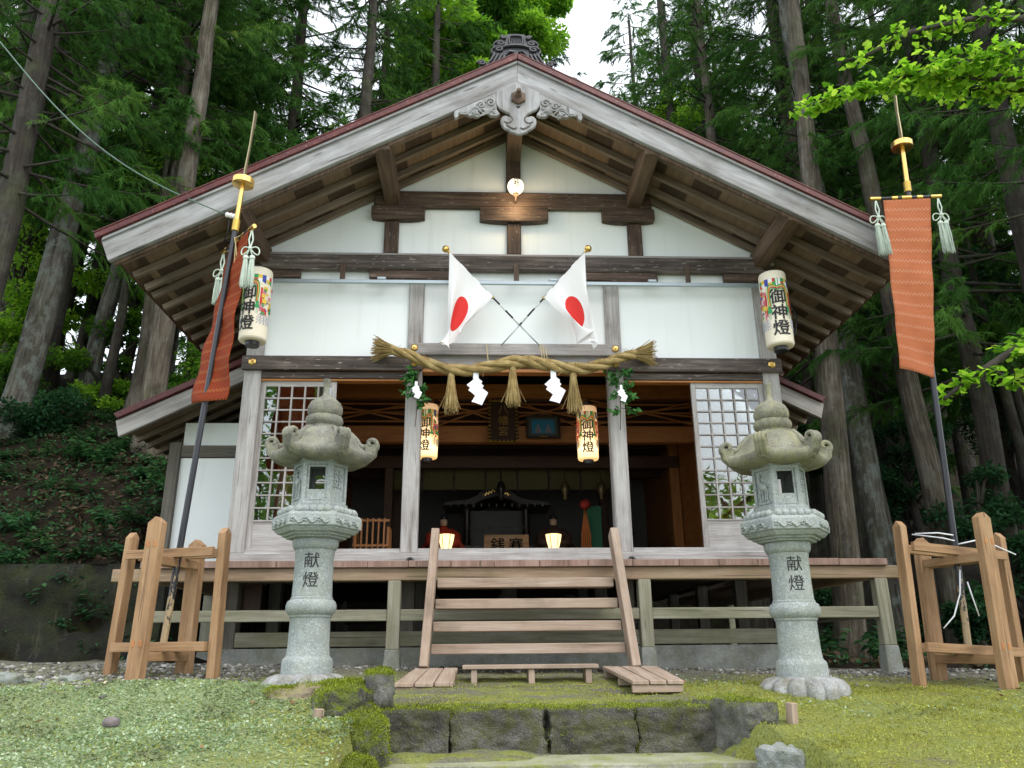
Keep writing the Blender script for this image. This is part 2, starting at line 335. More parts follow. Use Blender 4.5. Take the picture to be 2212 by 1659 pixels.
L_FERN = m_leaf('undergrowth leaves', [(0, (.012, .04, .018)), (.5, (.03, .09, .038)), (1, (.07, .17, .07))], .35)
L_GINK = m_leaf('ginkgo leaves', [(0, (.05, .15, .012)), (.45, (.17, .37, .025)), (.85, (.3, .52, .05)), (1, (.42, .58, .09))], .5, .45, 1.4)
L_SAK = m_leaf('glossy evergreen leaves', [(0, (.012, .05, .012)), (.5, (.03, .11, .025)), (1, (.07, .2, .05))], .2, .35)
def emis(name, col, stren, base=None):
    t = NT(name); t.p(Base_Color=base or col, Roughness=.7, Emission_Color=col, Emission_Strength=stren); return t.m
# ================================================================== THE GROUND
def sstep(a, b, x):
    t = min(1, max(0, (x-a)/(b-a))); return t*t*(3-2*t)
def base_h(x, y):
    h = .245 - .018*max(-9, min(9, x))
    if y < -.57: h -= .085*(-.57-y)
    return h
def in_path(x, y): return sstep(-1.12, -1.0, x)*(1-sstep(1.08+.12*max(0, -2.95-y), 1.22+.12*max(0, -2.95-y), x))*(1-sstep(-2.9, -2.82, y))
def H(x, y, bumps=True):
    h = base_h(x, y)
    left = 1-sstep(-4.75, -4.1, x)
    if y > 1.15: h += left*(sstep(1.15, 1.3, y)*1.0 + .62*min(9, max(0, y-1.3)) + .22*max(0, y-10.3))
    else: h += sstep(-5.2, -9, x)*(1-sstep(-5.2, -9.2, x))*0
    far = max(0, y-8.5); right = sstep(4.6, 8, x)*max(0, y-4.5)*.35
    h += max(far*.55*(1-left), right*(1-left))
    h -= in_path(x, y)*(.24+.28*sstep(-3.3, -3.5, y)+.25*sstep(-3.9, -4.1, y))
    if bumps:
        n = noise.noise(Vector((x*1.3, y*1.3, 3.1)))*.05 + noise.noise(Vector((x*4, y*4, 9)))*.022 + noise.noise(Vector((x*13, y*13, 1)))*.008
        k = 1.0 if y < -1.9 or abs(x) > 4.2 else .45
        if y > 1.3: n *= 5
        h += n*k
        if x < -1.0 and -3.1 < y < -2.2: h += .09*math.exp(-((y+2.62)/.28)**2)*sstep(-4.2, -2.2, x)*(1-sstep(-1.25, -1.0, x))
    return h
def axis(lo, hi, mid0, mid1, fine, coarse):
    a = [mid0]
    while a[-1] < mid1: a.append(a[-1]+fine)
    st = fine
    while a[-1] < hi: st = min(coarse, st*1.25); a.append(a[-1]+st)
    b = [mid0]; st = fine
    while b[-1] > lo: st = min(coarse, st*1.25); b.append(b[-1]-st)
    return b[:0:-1]+a
XS = axis(-70, 70, -5.2, 5.2, .055, 4); YS = axis(-14, 110, -5.6, 1.6, .055, 4)
def m_ground():
    t = NT('mossy ground'); g = t.gen(); sp = t.n('SeparateXYZ', i0=g)
    x, y = sp.outputs[0], sp.outputs[1]
    n1 = t.noise(g, 1.1, 6, .62); n2 = t.noise(g, 4.5, 6, .7); n3 = t.noise(g, 28, 4, .7); n4 = t.noise(g, 90, 3, .7)
    mosc = t.mix(n3.outputs[0], (.2, .215, .04), (.38, .39, .09)); mosc = t.mix(t.ramp(n2.outputs[0], [(.4, 0.0), (.62, 1.0)]), mosc, t.mix(n4.outputs[0], (.19, .23, .07), (.36, .4, .14)))
    clov = t.mix(n3.outputs[0], (.22, .29, .13), (.4, .47, .26))
    lm = t.ramp(t.math('ADD', t.math('MULTIPLY', x, -.22), t.math('MULTIPLY', n1.outputs[0], 1.1)), [(.75, 0.0), (1.15, 1.0)])
    c = t.mix(lm, mosc, clov)
    soil = t.mix(n3.outputs[0], (.1, .085, .065), (.27, .25, .21))
    patch = t.ramp(t.math('ADD', n2.outputs[0], t.math('MULTIPLY', n1.outputs[0], .6)), [(.56, 1.0), (.68, 0.0)])
    c = t.mix(t.math('MULTIPLY', patch, .6), c, soil)
    spk = t.noise(g, 55, 3, .75); c = t.mix(t.math('MULTIPLY', t.ramp(spk.outputs[0], [(.36, 1.0), (.47, 0.0)]), .65), c, (.06, .065, .02)); c = t.mix(t.math('MULTIPLY', t.ramp(spk.outputs[0], [(.57, 0.0), (.66, 1.0)]), .5), c, (.5, .54, .22))
    px_ = t.math('MULTIPLY', t.math('LESS_THAN', t.math('ABSOLUTE', t.math('ADD', x, -.05)), 1.12), t.math('LESS_THAN', y, -1.55)); pn_ = t.noise(t.gen((.7, 2.2, 1)), 3.2, 6, .7)
    c = t.mix(t.math('MULTIPLY', px_, t.math('MULTIPLY', t.ramp(pn_.outputs[0], [(.44, 1.0), (.54, 0.0)]), .9)), c, t.mix(n3.outputs[0], (.12, .11, .09), (.27, .255, .215)))
    gz = t.math('MULTIPLY', t.ramp(t.math('ADD', y, t.math('MULTIPLY', n2.outputs[0], 1.4)), [(.0, 0.0), (.55, 1.0)]), 1)   # bare soil and gravel along the building
    gy = t.math('ADD', t.math('ADD', y, 1.55), t.math('MULTIPLY', t.math('SUBTRACT', n2.outputs[0], .5), 1.6))
    c = t.mix(t.math('MULTIPLY', t.ramp(gy, [(.0, 0.0), (.5, 1.0)]), .9), c, t.mix(n3.outputs[0], (.12, .11, .085), (.3, .29, .24)))
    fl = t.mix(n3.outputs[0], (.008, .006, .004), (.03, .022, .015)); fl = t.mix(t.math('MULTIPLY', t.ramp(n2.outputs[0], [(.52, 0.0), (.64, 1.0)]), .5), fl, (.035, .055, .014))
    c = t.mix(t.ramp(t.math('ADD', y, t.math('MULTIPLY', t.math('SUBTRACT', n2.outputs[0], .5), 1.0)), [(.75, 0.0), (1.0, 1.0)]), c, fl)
    t.p(Base_Color=c, Roughness=1.0, Specular_IOR_Level=.1); t.bump(t.math('ADD', n3.outputs[0], n4.outputs[0]), .9, .03); return t.m
M_GROUND = m_ground()
V = [(x, y, H(x, y)) for y in YS for x in XS]; nx = len(XS)
F = [(j*nx+i, j*nx+i+1, (j+1)*nx+i+1, (j+1)*nx+i) for j in range(len(YS)-1) for i in range(nx-1)]
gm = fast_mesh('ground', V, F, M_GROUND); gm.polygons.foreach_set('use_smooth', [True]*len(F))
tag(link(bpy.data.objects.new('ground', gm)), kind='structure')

# ================================================================== THE HALL
hall = empty('shrine_hall', (0, .5, .25), 'timber shrine hall with white plaster gable, open front and red metal roof', 'shrine')
def hp(mb, name, mat, bevel=.005, smooth=False, parent=None, **kw):      # a part of the hall, built in world coordinates
    o = mb.build(name, mat, None, smooth, bevel, **kw); p = parent or hall
    o.parent = p
    if p is hall: o.matrix_parent_inverse = Matrix.Translation(-Vector(hall.location))
    return o
def hbox(name, mat, *b, bevel=.005, parent=None): return hp(MB().box(*b), name, mat, bevel, parent=parent)
XO, XI, FL = 2.955, 1.1486, 1.39
SL = .5472
# posts
for s in (-1, 1):
    hbox('post', W_POST, s*XO-.095, s*XO+.095, 0, .19, 1.39, 4.9, bevel=.012)
    hbox('post', W_POST, s*XI-.088, s*XI+.088, 0, .176, 1.385, 4.67, bevel=.012)
# sill, threshold
hbox('sill_beam', W_POST, -3.1, 3.1, -.055, .12, 1.256, 1.388, bevel=.008)
for a, b in ((-2.86, -1.237), (-1.06, 1.06), (1.237, 2.86)): hbox('threshold', W_POST, a, b, .02, .16, 1.388, 1.44)
# lintels
for s in (-1, 1):
    a, b = sorted((s*1.06, s*3.075))
    hbox('lintel', W_DARK, a, b, -.05, .0, 3.415, 3.583, bevel=.008)
    a, b = sorted((s*1.237, s*2.86)); hbox('door_head', W_DARK, a, b, .012, .15, 3.335, 3.412)
    hbox('door_head', W_INT, a, b, .03, .14, 3.31, 3.334)
hbox('lintel', W_GREY, -1.215, 1.215, -.062, .0, 3.6, 3.742, bevel=.008)
hbox('door_head', W_GREY, -1.06, 1.06, .015, .15, 3.47, 3.598)
hbox('door_head', W_INT, -1.06, 1.06, .03, .15, 3.42, 3.468)
# gable timbers
hbox('gable_beam', W_DARK, -3.0, 3.0, -.075, .02, 4.666, 4.86, bevel=.02)
hbox('gable_beam', W_GREY, -2.98, 2.98, -.05, .02, 4.862, 4.894, bevel=.008)
for cx_, hw in ((-XI, .56), (XI, .56), (-2.8, .29), (2.8, .29)): hbox('bracket_block', W_BEAM, cx_-hw, cx_+hw, -.055, .02, 4.555, 4.664, bevel=.01)
for x in (-2.01, .02, 2.06): hbox('hanger_strip', W_BEAM, x-.03, x+.03, -.1, -.077, 4.5, 4.74)
hbox('collar_beam', W_BEAM, -1.7, 1.7, -.07, .02, 5.52, 5.742, bevel=.02)
def bracket(cx_, hw, z0, z1):
    n = 8; pl = [(cx_-hw, z1), (cx_-hw, z0+.03)] + [(cx_-hw+hw*2*k/n, z0+.03*(1 - math.sin(PI*k/n)**.6)) for k in range(1, n)] + [(cx_+hw, z0+.03), (cx_+hw, z1)]
    hp(MB().prism(pl, -.085, .02, gd=(1, 0)), 'bracket_arm', W_BEAM, .006)
bracket(0, .417, 5.32, 5.518); bracket(-1.4, .32, 5.335, 5.518); bracket(1.4, .32, 5.335, 5.518)
hbox('gable_strut', W_BEAM, -.085, .085, -.04, .05, 4.896, 5.318, bevel=.01)
hbox('gable_strut', W_BEAM, -.09, .09, -.04, .05, 5.744, 6.42, bevel=.01)
for s in (-1, 1): hbox('gable_strut', W_BEAM, s*1.474-.085, s*1.474+.085, -.04, .05, 4.896, 5.333, bevel=.01)
# plaster: lower field, gable field
hp(MB().prism([(-2.86, 3.5), (2.86, 3.5), (2.86, 4.9), (-2.86, 4.9)], .05, .14), 'plaster_wall', M_PLAS, 0)
hp(MB().prism([(-3.2, 4.9), (3.2, 4.9), (3.2, 6.62-SL*3.2), (0, 6.6), (-3.2, 6.62-SL*3.2)], .03, .14), 'gable_wall', M_PLAS, 0)
# curtain rail across the front
cr = MB(); cr.box(-2.86, 2.96, -.135, -.1, 4.455, 4.5)
for x in (-1.55, .45, 1.62): cr.box(x-.05, x+.05, -.14, -.06, 4.502, 4.535)
hp(cr, 'curtain_rail', M_STEEL, .004)
# purlins with their weathered fronts
for x in (-1.474, 1.474): hbox('purlin', W_BROWN, x-.085, x+.085, -1.17, .03, 5.541, 5.76, bevel=.008)
for x in (-2.972, 2.972): hbox('purlin', W_BROWN, x-.09, x+.09, -1.17, .03, 4.741, 4.96, bevel=.008)
hbox('ridge_purlin', W_BROWN, -.09, .09, -1.16, .03, 6.2, 6.5, bevel=.008)
# rafters and boarding
RB = 6.555
for y in (-1.06, -.87, -.545, -.235, -.03):
    for s in (-1, 1):
        hp(MB().beam((s*.0, y, RB+.04), (s*4.17, y, RB+.04-SL*4.17), .055, .075), 'rafter', W_RAFT, .004)
yy = .3
while yy < 7.6:
    for s in (-1, 1): hp(MB().beam((s*2.9, yy, RB+.04-SL*2.9), (s*4.17, yy, RB+.04-SL*4.17), .055, .075), 'rafter', W_RAFT, .004)
    yy += .325
def m_sheath():
    t = NT('roof boarding'); sp = t.n('SeparateXYZ', i0=t.n('NewGeometry').outputs['Position'])
    a = t.math('ABSOLUTE', sp.outputs[0]); k = t.math('FLOOR', t.math('ADD', t.math('MULTIPLY', a, 3.3), t.math('MULTIPLY', t.math('SIGN', sp.outputs[0]), .23)))
    j = t.math('FLOOR', t.math('MULTIPLY', t.math('ADD', sp.outputs[1], 1.19), 3.1))
    wn = t.n('TexWhiteNoise', {'noise_dimensions': '2D'}, Vector=t.n('CombineXYZ', X=k, Y=j)); par = t.math('MODULO', t.math('ADD', k, t.math('MULTIPLY', j, 1)), 2.0)
    par = t.math('ABSOLUTE', par); f = t.math('ADD', t.math('MULTIPLY', par, .6), t.math('MULTIPLY', wn.outputs[0], .55))
    g = t.noise(t.gen((30, 2, 2)), 1.0, 4, .6); s2 = t.ramp(t.math('FRACT', t.math('MULTIPLY', a, 9.9)), [(.0, .55), (.06, 1.0)])
    c = t.mix(t.ramp(f, [(.38, 0.0), (.46, 1.0)]), (.06, .037, .025), (.2, .135, .09)); c = t.mix(.5, c, t.mix(1.0, c, t.ramp(g.outputs[0], [(.3, .4), (.7, 1.2)]).outputs[0], 'MULTIPLY')); c = t.mix(1.0, c, s2.outputs[0], 'MULTIPLY')
    t.p(Base_Color=c, Roughness=.8); return t.m
M_SHEATH = m_sheath()
for s in (-1, 1):
    poly = [(0, RB+.09), (s*4.08, RB+.09-SL*4.08), (s*4.08, RB+.115-SL*4.08), (0, RB+.115)]
    hp(MB().prism(poly, -1.19, 7.8), 'roof_boarding', M_SHEATH, 0)
# bargeboards
BB = 6.3857
for s in (-1, 1):
    n = Vector((math.sin(math.atan(SL)), math.cos(math.atan(SL))))
    poly = [(0, BB), (s*4.123, BB-SL*4.123), (s*4.225, BB+.29-SL*4.225), (0, BB+.295)]
    hp(MB().prism(poly, -1.235, -1.175, gd=(s*.877, -.48)), 'bargeboard', W_BARGE, .006)
    hp(MB().prism([(s*.002, BB-.035), (s*4.09, BB-.035-SL*4.09), (s*4.12, BB+.2-SL*4.12), (s*.002, BB+.2)], -1.172, -1.135), 'bargeboard_backing', W_BROWN, .004)
    hp(MB().prism([(s*.002, BB+.26), (s*4.21, BB+.262-SL*4.21), (s*4.2, BB+.297-SL*4.2), (s*.002, BB+.297)], -1.262, -1.237, gd=(s*.877, -.48)), 'bargeboard_moulding', W_BARGE, .004)
# red metal roof
RT = 6.684
for s in (-1, 1):
    hp(MB().prism([(s*4.0, RT-.022-SL*4.0), (s*4.235, RT-.022-SL*4.235), (s*4.235, RT-.004-SL*4.235), (s*4.0, RT-.004-SL*4.0)], -1.17, 7.85), 'eave_board', W_BROWN, 0)
    r = MB().prism([(0, RT), (s*4.26, RT-SL*4.26), (s*4.28, RT+.06-SL*4.26), (0, RT+.075)], -1.285, 7.9)
    hp(r, 'roof', M_ROOF, .006)
    seam = MB(); y = -.9
    while y < 7.8: seam.beam((s*.1, y, RT+.085-SL*.1), (s*4.27, y, RT+.085-SL*4.27), .02, .03); y += .42
    hp(seam, 'roof_seam', M_ROOF, 0); seam_lip = MB().beam((s*.03, -1.275, RT+.082-SL*.03), (s*4.28, -1.275, RT+.082-SL*4.28), .03, .02)
    hp(seam_lip, 'roof_edge', M_ROOF, .006)
hp(MB().box(-.14, .14, -1.0, 7.9, RT+.06, RT+.24), 'roof_ridge', M_ROOF, .02)
# gable pendant
pend = MB(); half = [(0, 6.335), (.238, 6.21), (.245, 6.1), (.235, 6.04), (.2, 5.985), (.14, 5.95), (.1, 5.925), (.085, 5.9), (.1, 5.885), (.135, 5.9), (.165, 5.895), (.19, 5.86), (.196, 5.815), (.18, 5.77), (.15, 5.735), (.1, 5.705), (.085, 5.685), (.055, 5.68), (.03, 5.665), (0, 5.655)]
pend.prism([(-x, z) for x, z in half] + [(x, z) for x, z in half[-2:0:-1]], -1.31, -1.265)
gp = hp(pend, 'gable_pendant', W_BARGE, .008)
sc = MB()
for s in (-1, 1):
    for k, (r0, z0) in enumerate(((.13, 5.79), (.105, 5.765), (.075, 5.742), (.045, 5.725))):
        sc.tube([(s*r0*(1-t*.0)*math.cos(t*1.35)**.8 if t < 1 else 0, -1.314, z0-.075*t + .03*k*t) for t in np.linspace(0, .95, 7)], .006, 5)
    sc.tube([(s*(.115+.05*math.cos(a)), -1.313, 5.85+.048*math.sin(a)) for a in np.linspace(1.9, 5.6, 12)], .007, 5)
hp(sc, 'carved_lines', W_DARK, 0, parent=None)
st = MB(); st.lathe([(.088, 0), (.088, .035), (.05, .05), (.038, .06), (.042, .075), (.03, .1), (.024, .15), (0, .155)], 6, M=Matrix.Translation((0, -1.312, 6.12)) @ Matrix.Rotation(PI/2, 4, 'X') @ Matrix.Rotation(PI/6, 4, 'Z'))
hp(st, 'pendant_boss', W_BROWN, .004)
hrt = MB().prism([(-.022, 6.017), (-.012, 6.025), (0, 6.017), (.012, 6.025), (.022, 6.017), (.018, 6.005), (0, 5.99), (-.018, 6.005)], -1.3135, -1.309); hp(hrt, 'pendant_heart', M_INK, 0)
def wing(s):
    w_ = MB(); top = [(.245, 6.2), (.69, 5.955)]
    low = [(.7, 5.9), (.68, 5.865), (.655, 5.885), (.64, 5.925), (.6, 5.945), (.565, 5.92), (.53, 5.9), (.49, 5.905), (.455, 5.89), (.425, 5.9), (.425, 5.935), (.45, 5.955), (.4, 5.985), (.36, 5.975), (.33, 5.93), (.3, 5.905), (.24, 5.905), (.2, 5.93), (.235, 5.985)]
    w_.prism([(s*x, z) for x, z in top+low], -1.295, -1.25)
    def spiral(cx_, cz, r, turns, d): return [(s*(cx_+d*r*(1-k/26)*math.cos(k*.26*turns)), -1.302, cz+r*(1-k/26)*math.sin(k*.26*turns)) for k in range(24)]
    for cx_, cz, r in ((.3, 6.07, .055), (.405, 6.035, .042), (.47, 5.93, .028), (.35, 5.96, .02), (.62, 5.925, .02)): w_.tube(spiral(cx_, cz, r, 1.5, 1), .011, 5)
    for k in range(3): w_.tube([(s*(.25+.1*t), -1.3, 5.93+.02*k+.05*math.sin(t*2.5+k)) for t in np.linspace(0, 2.2, 9)], .008, 5)
    for k in range(2): w_.tube([(s*(.46+.11*t), -1.3, 6.0-.02*k-.05*t+.015*math.sin(t*5)) for t in np.linspace(0, 1.6, 8)], .008, 5)
    hp(w_, 'pendant_wing', W_BARGE, .004)
wing(-1); wing(1)
# ridge-end ornament
on = MB(); oh = [(0, 7.35), (.1, 7.345), (.13, 7.31), (.19, 7.3), (.205, 7.26), (.17, 7.235), (.23, 7.225), (.285, 7.2), (.28, 7.14), (.25, 7.12), (.31, 7.1), (.315, 7.05), (.29, 7.02), (.3, 6.95), (.34, 6.87), (.42, 6.83), (.46, 6.8), (.45, 6.72), (.38, 6.6), (0, 6.7)]
on.prism([(-x, z) for x, z in oh] + [(x, z) for x, z in oh[-2:0:-1]], -1.02, -.88)
for s in (-1, 1):
    for cx_, cz, r in ((.2, 7.17, .06), (.22, 7.075, .065), (.43, 6.84, .055), (.16, 7.27, .035)):
        on.tube([(s*(cx_+r*(1-k/26)*math.cos(k*.4)), -1.035, cz+r*.75*(1-k/26)*math.sin(k*.4)) for k in range(24)], .017, 6)
    for k in range(4): on.tube([(s*(.13+.045*k), -1.03, 7.0), (s*(.17+.05*k), -1.04, 6.88), (s*(.24+.055*k), -1.03, 6.75)], .015, 6)
    on.tube([(s*.03, -1.03, 7.04), (s*.09, -1.045, 7.03), (s*.13, -1.03, 6.98)], .02, 6)
on.tube([(.085*math.copysign(abs(math.cos(a))**.5, math.cos(a)), -1.03, 7.235+.075*math.copysign(abs(math.sin(a))**.5, math.sin(a))) for a in np.linspace(0, 2*PI, 25)], .014, 6, cap=False)
for k in range(-3, 4): on.tube([(k*.022, -1.024, 7.18), (k*.022, -1.024, 7.29)], .007, 4)
on.tube([(-.2, -1.03, 7.1), (-.1, -1.04, 7.13), (0, -1.04, 7.14), (.1, -1.04, 7.13), (.2, -1.03, 7.1)], .02, 6)
on.v = [(x*.93, y, 6.75+(z-6.75)*.87) for x, y, z in on.v]; hp(on, 'ridge_ornament', M_TILE, .008)
# gilt hexagonal nail covers
def stud(x, z, y):
    hp(MB().lathe([(.045, 0), (.045, .008), (.03, .018), (.016, .02), (.014, .03), (0, .034)], 6, M=Matrix.Translation((x, y, z)) @ Matrix.Rotation(PI/2, 4, 'X') @ Matrix.Rotation(PI/6, 4, 'Z')), 'nail_cover', M_GOLD, .002)
for s in (-1, 1):
    stud(s*XO, 3.505, -.052); stud(s*1.15, 3.68, -.064); stud(s*1.14, 3.5, -.052)
# deck
DY = -.57; x = -3.66
while x < 3.6:
    wd = random.uniform(.38, .5); x1 = min(3.68, x+wd)
    hp(MB().box(x+.002, x1-.002, DY, -.05, 1.187+random.uniform(0, .003), 1.254+random.uniform(-.003, .003)), 'deck_board', W_END, .004); x = x1
for s in (-1, 1):
    x = .0
    a, b = sorted((s*3.085, s*3.68))
    while x < (1.9 if s < 0 else 6.5): hp(MB().box(a, b, x-.045, x+.28, 1.187, 1.254), 'deck_board', W_END, .004); x += .33
hbox('deck_beam', W_DECK, -3.93, 3.86, -.53, -.42, 1.066, 1.186, bevel=.006)
for s in (-1, 1):
    a = s*3.58; hbox('deck_beam', W_DECK, a-.055, a+.055, -.415, 1.85 if s < 0 else 6.4, 1.068, 1.185)
    for xx, yy_ in ((s*1.2226, -.475), (s*3.6, -.475), (s*3.6, 1.4 if s < 0 else 2.2)) + (((s*3.6, 4.4),) if s > 0 else ()):
        hbox('deck_post', W_RAIL, xx-.062, xx+.062, yy_-.06, yy_+.06, .43, 1.065, bevel=.006)
        g = H(xx, yy_)-.1; m_ = Matrix.Translation((xx, yy_, (g+.428)/2)) @ Matrix.Rotation(-PI/2, 4, 'Y')
        hp(MB().obox(m_, .428-g, .17, .17, 0, .8), 'post_footing', CONC, .008)
xs = [-3.54, -1.285, 1.285, 3.54]; xs2 = [(-3.538, -1.286), (-1.16, 1.16), (1.286, 3.538)]
for a, b in xs2: hbox('deck_rail', W_RAIL, a, b, -.52, -.46, .69, .795)
for a, b in ((3.57, 3.63),): hbox('deck_rail', W_RAIL, a, b, -.41, 2.13, .69, .79)
# under the floor
hbox('foundation', CONC, -3.0, 3.0, .04, .2, .1, .45, bevel=.01); hbox('foundation', CONC, 2.86, 3.0, .21, 7.5, .1, .45)
hbox('foundation', CONC, -3.0, -2.86, .21, 7.5, .1, .45)
hbox('foot_board', W_RAIL, -2.87, 2.87, .03, .09, .462, .607)
hbox('floor', W_DARKINT, -2.94, 2.94, .17, 7.5, 1.33, 1.4)
hbox('floor_beam', W_BLACK, -2.95, 2.95, .03, .16, 1.1, 1.254)
for x in (-2.955, -1.15, 0, 1.15, 2.955):
    for y in (.12, 1.9, 3.7, 5.5):
        if x == 0 and y < 1: continue
        hbox('floor_post', W_BLACK, x-.075, x+.075, y-.07, y+.07, .2, 1.32)
# sliding lattice doors
def m_glass():
    t = NT('window glass'); fr = t.n('Fresnel', IOR=2.3); gl = t.n('BsdfGlossy', Color=(.95, .98, 1, 1), Roughness=.012); tr = t.n('BsdfTransparent', Color=(.86, .9, .88, 1))
    wv = t.noise(t.gen(), 2.2, 2, .5); bp = t.n('Bump', Height=wv.outputs[0], Strength=.05, Distance=.05); t.set(gl.inputs['Normal'], bp.outputs[0])
    mx = t.n('MixShader', Fac=fr.outputs[0], i1=tr.outputs[0], i2=gl.outputs[0]); t.t.links.new(mx.outputs[0], t.out.inputs[0]); return t.m
M_GLASS = m_glass()
def door(x0, x1, y, cols, off=0):
    z0, z1 = 1.44, 3.333; d = empty('sliding_door', ((x0+x1)/2, y, z0), None, None); d.parent = hall; d.location = ((x0+x1)/2, y-.5, z0-.25)
    f = MB(); st_ = .055; hw = (x1-x0)/2
    f.box(-hw, -hw+st_, 0, .035, 0, z1-z0); f.box(hw-st_, hw, 0, .035, 0, z1-z0)
    f.box(-hw+st_, hw-st_, .002, .033, z1-z0-.085, z1-z0-.001); f.box(-hw+st_, hw-st_, .002, .033, .001, .09)
    f.build('frame', W_POST, d, False, .004)
    MB().box(-hw+st_, hw-st_, .008, .026, .09, .3).build('kick_panel', W_POST, d, False, .002)
    l = MB(); w_ = hw-st_
    for k in range(1, cols): xx = -w_+2*w_*k/cols; l.box(xx-.009, xx+.009, -.004, .014, .3, z1-z0-.086)
    for k in range(0, 11): zz = .3+(z1-z0-.386)*k/11; l.box(-w_, w_, -.002, .012, zz-.008, zz+.008)
    l.build('lattice', W_GREY, d, False, .001)
    MB().box(-w_, w_, .016, .02, .3, z1-z0-.086).build('pane', M_GLASS, d)
    return d
door(-2.86, -2.02, .055, 5); door(2.02, 2.86, .055, 5)
hbox('door_behind', W_INT, -2.8, -2.05, .11, .135, 1.44, 1.7)
# inner hall: walls, ceiling, posts, transom
hbox('side_wall', W_INT, -3.02, -2.965, .19, 7.5, 1.4, 4.5); hbox('side_wall', W_INT, 2.965, 3.02, .19, 7.5, 1.4, 4.5)
hbox('back_wall', plain('dim grey inner wall', (.16, .16, .15), .8), -2.96, 2.96, 7.3, 7.4, 1.4, 4.4)
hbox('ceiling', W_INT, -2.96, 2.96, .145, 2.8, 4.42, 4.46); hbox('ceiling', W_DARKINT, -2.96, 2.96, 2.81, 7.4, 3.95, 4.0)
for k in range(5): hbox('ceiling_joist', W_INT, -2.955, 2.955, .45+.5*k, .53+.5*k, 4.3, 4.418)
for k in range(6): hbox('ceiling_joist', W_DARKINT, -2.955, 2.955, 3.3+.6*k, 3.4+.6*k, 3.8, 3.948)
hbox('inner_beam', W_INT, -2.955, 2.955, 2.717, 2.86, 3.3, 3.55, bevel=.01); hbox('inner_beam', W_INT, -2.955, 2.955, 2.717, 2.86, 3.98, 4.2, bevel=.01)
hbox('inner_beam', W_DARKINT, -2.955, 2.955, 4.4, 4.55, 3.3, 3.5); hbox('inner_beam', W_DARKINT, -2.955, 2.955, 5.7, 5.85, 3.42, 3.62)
tr = MB()
for a, b in ((-2.85, -1.25), (-1.02, .0), (.12, 1.02), (1.25, 2.85)):
    for z in (3.63, 3.77, 3.9): tr.box(a, b, 2.775, 2.8, z-.012, z+.012)
    tr.beam((a, 2.76, 3.56), (b, 2.76, 3.95), .02, .022); tr.beam((a, 2.74, 3.95), (b, 2.74, 3.56), .02, .022)
    tr.beam((a, 2.725, 3.68), (b, 2.725, 3.86), .02, .022); tr.beam((a, 2.705, 3.86), (b, 2.705, 3.68), .02, .022)
hp(tr, 'transom_lattice', W_INT, 0)
for x in (-1.15, 0.06, 1.15): hbox('transom_post', W_INT, x-.06, x+.06, 2.72, 2.84, 3.552, 3.978)
for s in (-1, 1):
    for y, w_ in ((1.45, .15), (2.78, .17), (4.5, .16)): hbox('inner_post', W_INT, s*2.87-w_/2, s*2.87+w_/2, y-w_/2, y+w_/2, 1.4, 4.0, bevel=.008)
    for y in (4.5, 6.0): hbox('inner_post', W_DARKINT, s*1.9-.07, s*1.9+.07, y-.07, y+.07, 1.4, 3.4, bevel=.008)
    hbox('side_beam', W_INT, *sorted((s*2.8, s*2.95)), .25, 2.7, 3.42, 3.62)
    hp(MB().beam((s*2.87, .35, 3.1), (s*2.87, 2.6, 4.1), .1, .14), 'side_brace', W_INT, .006)
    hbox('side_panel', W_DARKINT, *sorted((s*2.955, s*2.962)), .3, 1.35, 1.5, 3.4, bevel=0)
# side aisles with their own lower roofs
def aisle(s, yb, xt, zt, dep):
    xin = s*3.025; x_t = s*xt; sl = .50; zi = zt+sl*(xt-3.025)
    hp(MB().prism([(x_t, zt+.22), (xin, zi+.22), (xin, zi+.30), (x_t+s*.05, zt+.28)], yb-.05, yb+dep), 'aisle_roof', M_ROOF, .005)
    hp(MB().prism([(x_t-s*.03, zt+.0), (xin, zi+.0), (xin, zi+.2), (x_t+s*.03, zt+.2)], yb, yb+.05, gd=(s*.894, -.447)), 'aisle_bargeboard', W_GREY, .005)  # darker timber chosen to carry the shade on this board
    hp(MB().prism([(x_t, zt+.15), (xin, zi+.15), (xin, zi+.18), (x_t, zt+.18)], yb+.051, yb+dep), 'roof_boarding', M_SHEATH, 0)
    for k in range(10): hp(MB().beam((xin, yb+.25+.33*k, zi+.11), (x_t, yb+.25+.33*k, zt+.11), .055, .07), 'rafter', W_RAFT, .004)
aisle(-1, .95, 4.8, 2.9, 5); aisle(1, 1.5, 4.2, 3.32, 5)
hbox('aisle_post', W_BLACK, -4.36, -4.22, 1.5, 1.64, .9, 2.98, bevel=.008); hbox('aisle_post', W_BLACK, -3.42, -3.28, 1.5, 1.64, .3, 3.55, bevel=.008)
hbox('aisle_wall', M_PLAS, -4.22, -3.42, 1.56, 1.62, 1.3, 2.78, bevel=0); hbox('aisle_wall', M_PLAS, -4.22, -3.42, 1.57, 1.62, 2.95, 3.25, bevel=0)
hbox('aisle_beam', W_BLACK, -4.22, -3.42, 1.52, 1.63, 2.79, 2.94, bevel=.006); hbox('aisle_beam', W_BLACK, -4.22, -3.42, 1.52, 1.63, 1.18, 1.29, bevel=.006)
hbox('aisle_wall', W_DARKINT, -3.28, -3.05, 1.57, 1.61, .9, 3.6, bevel=0); hbox('aisle_wall', W_DARKINT, -4.34, -4.28, 1.65, 6.5, .9, 3.0, bevel=0)
hbox('outer_wall', W_BLACK, -3.1, -3.03, .2, 7.5, 1.3, 4.6, bevel=0); hbox('outer_wall', W_BLACK, 3.03, 3.1, .2, 7.5, 1.3, 4.6, bevel=0)
hbox('outer_wall', W_BLACK, -2.96, 2.96, 7.41, 7.5, .9, 6.0, bevel=0)
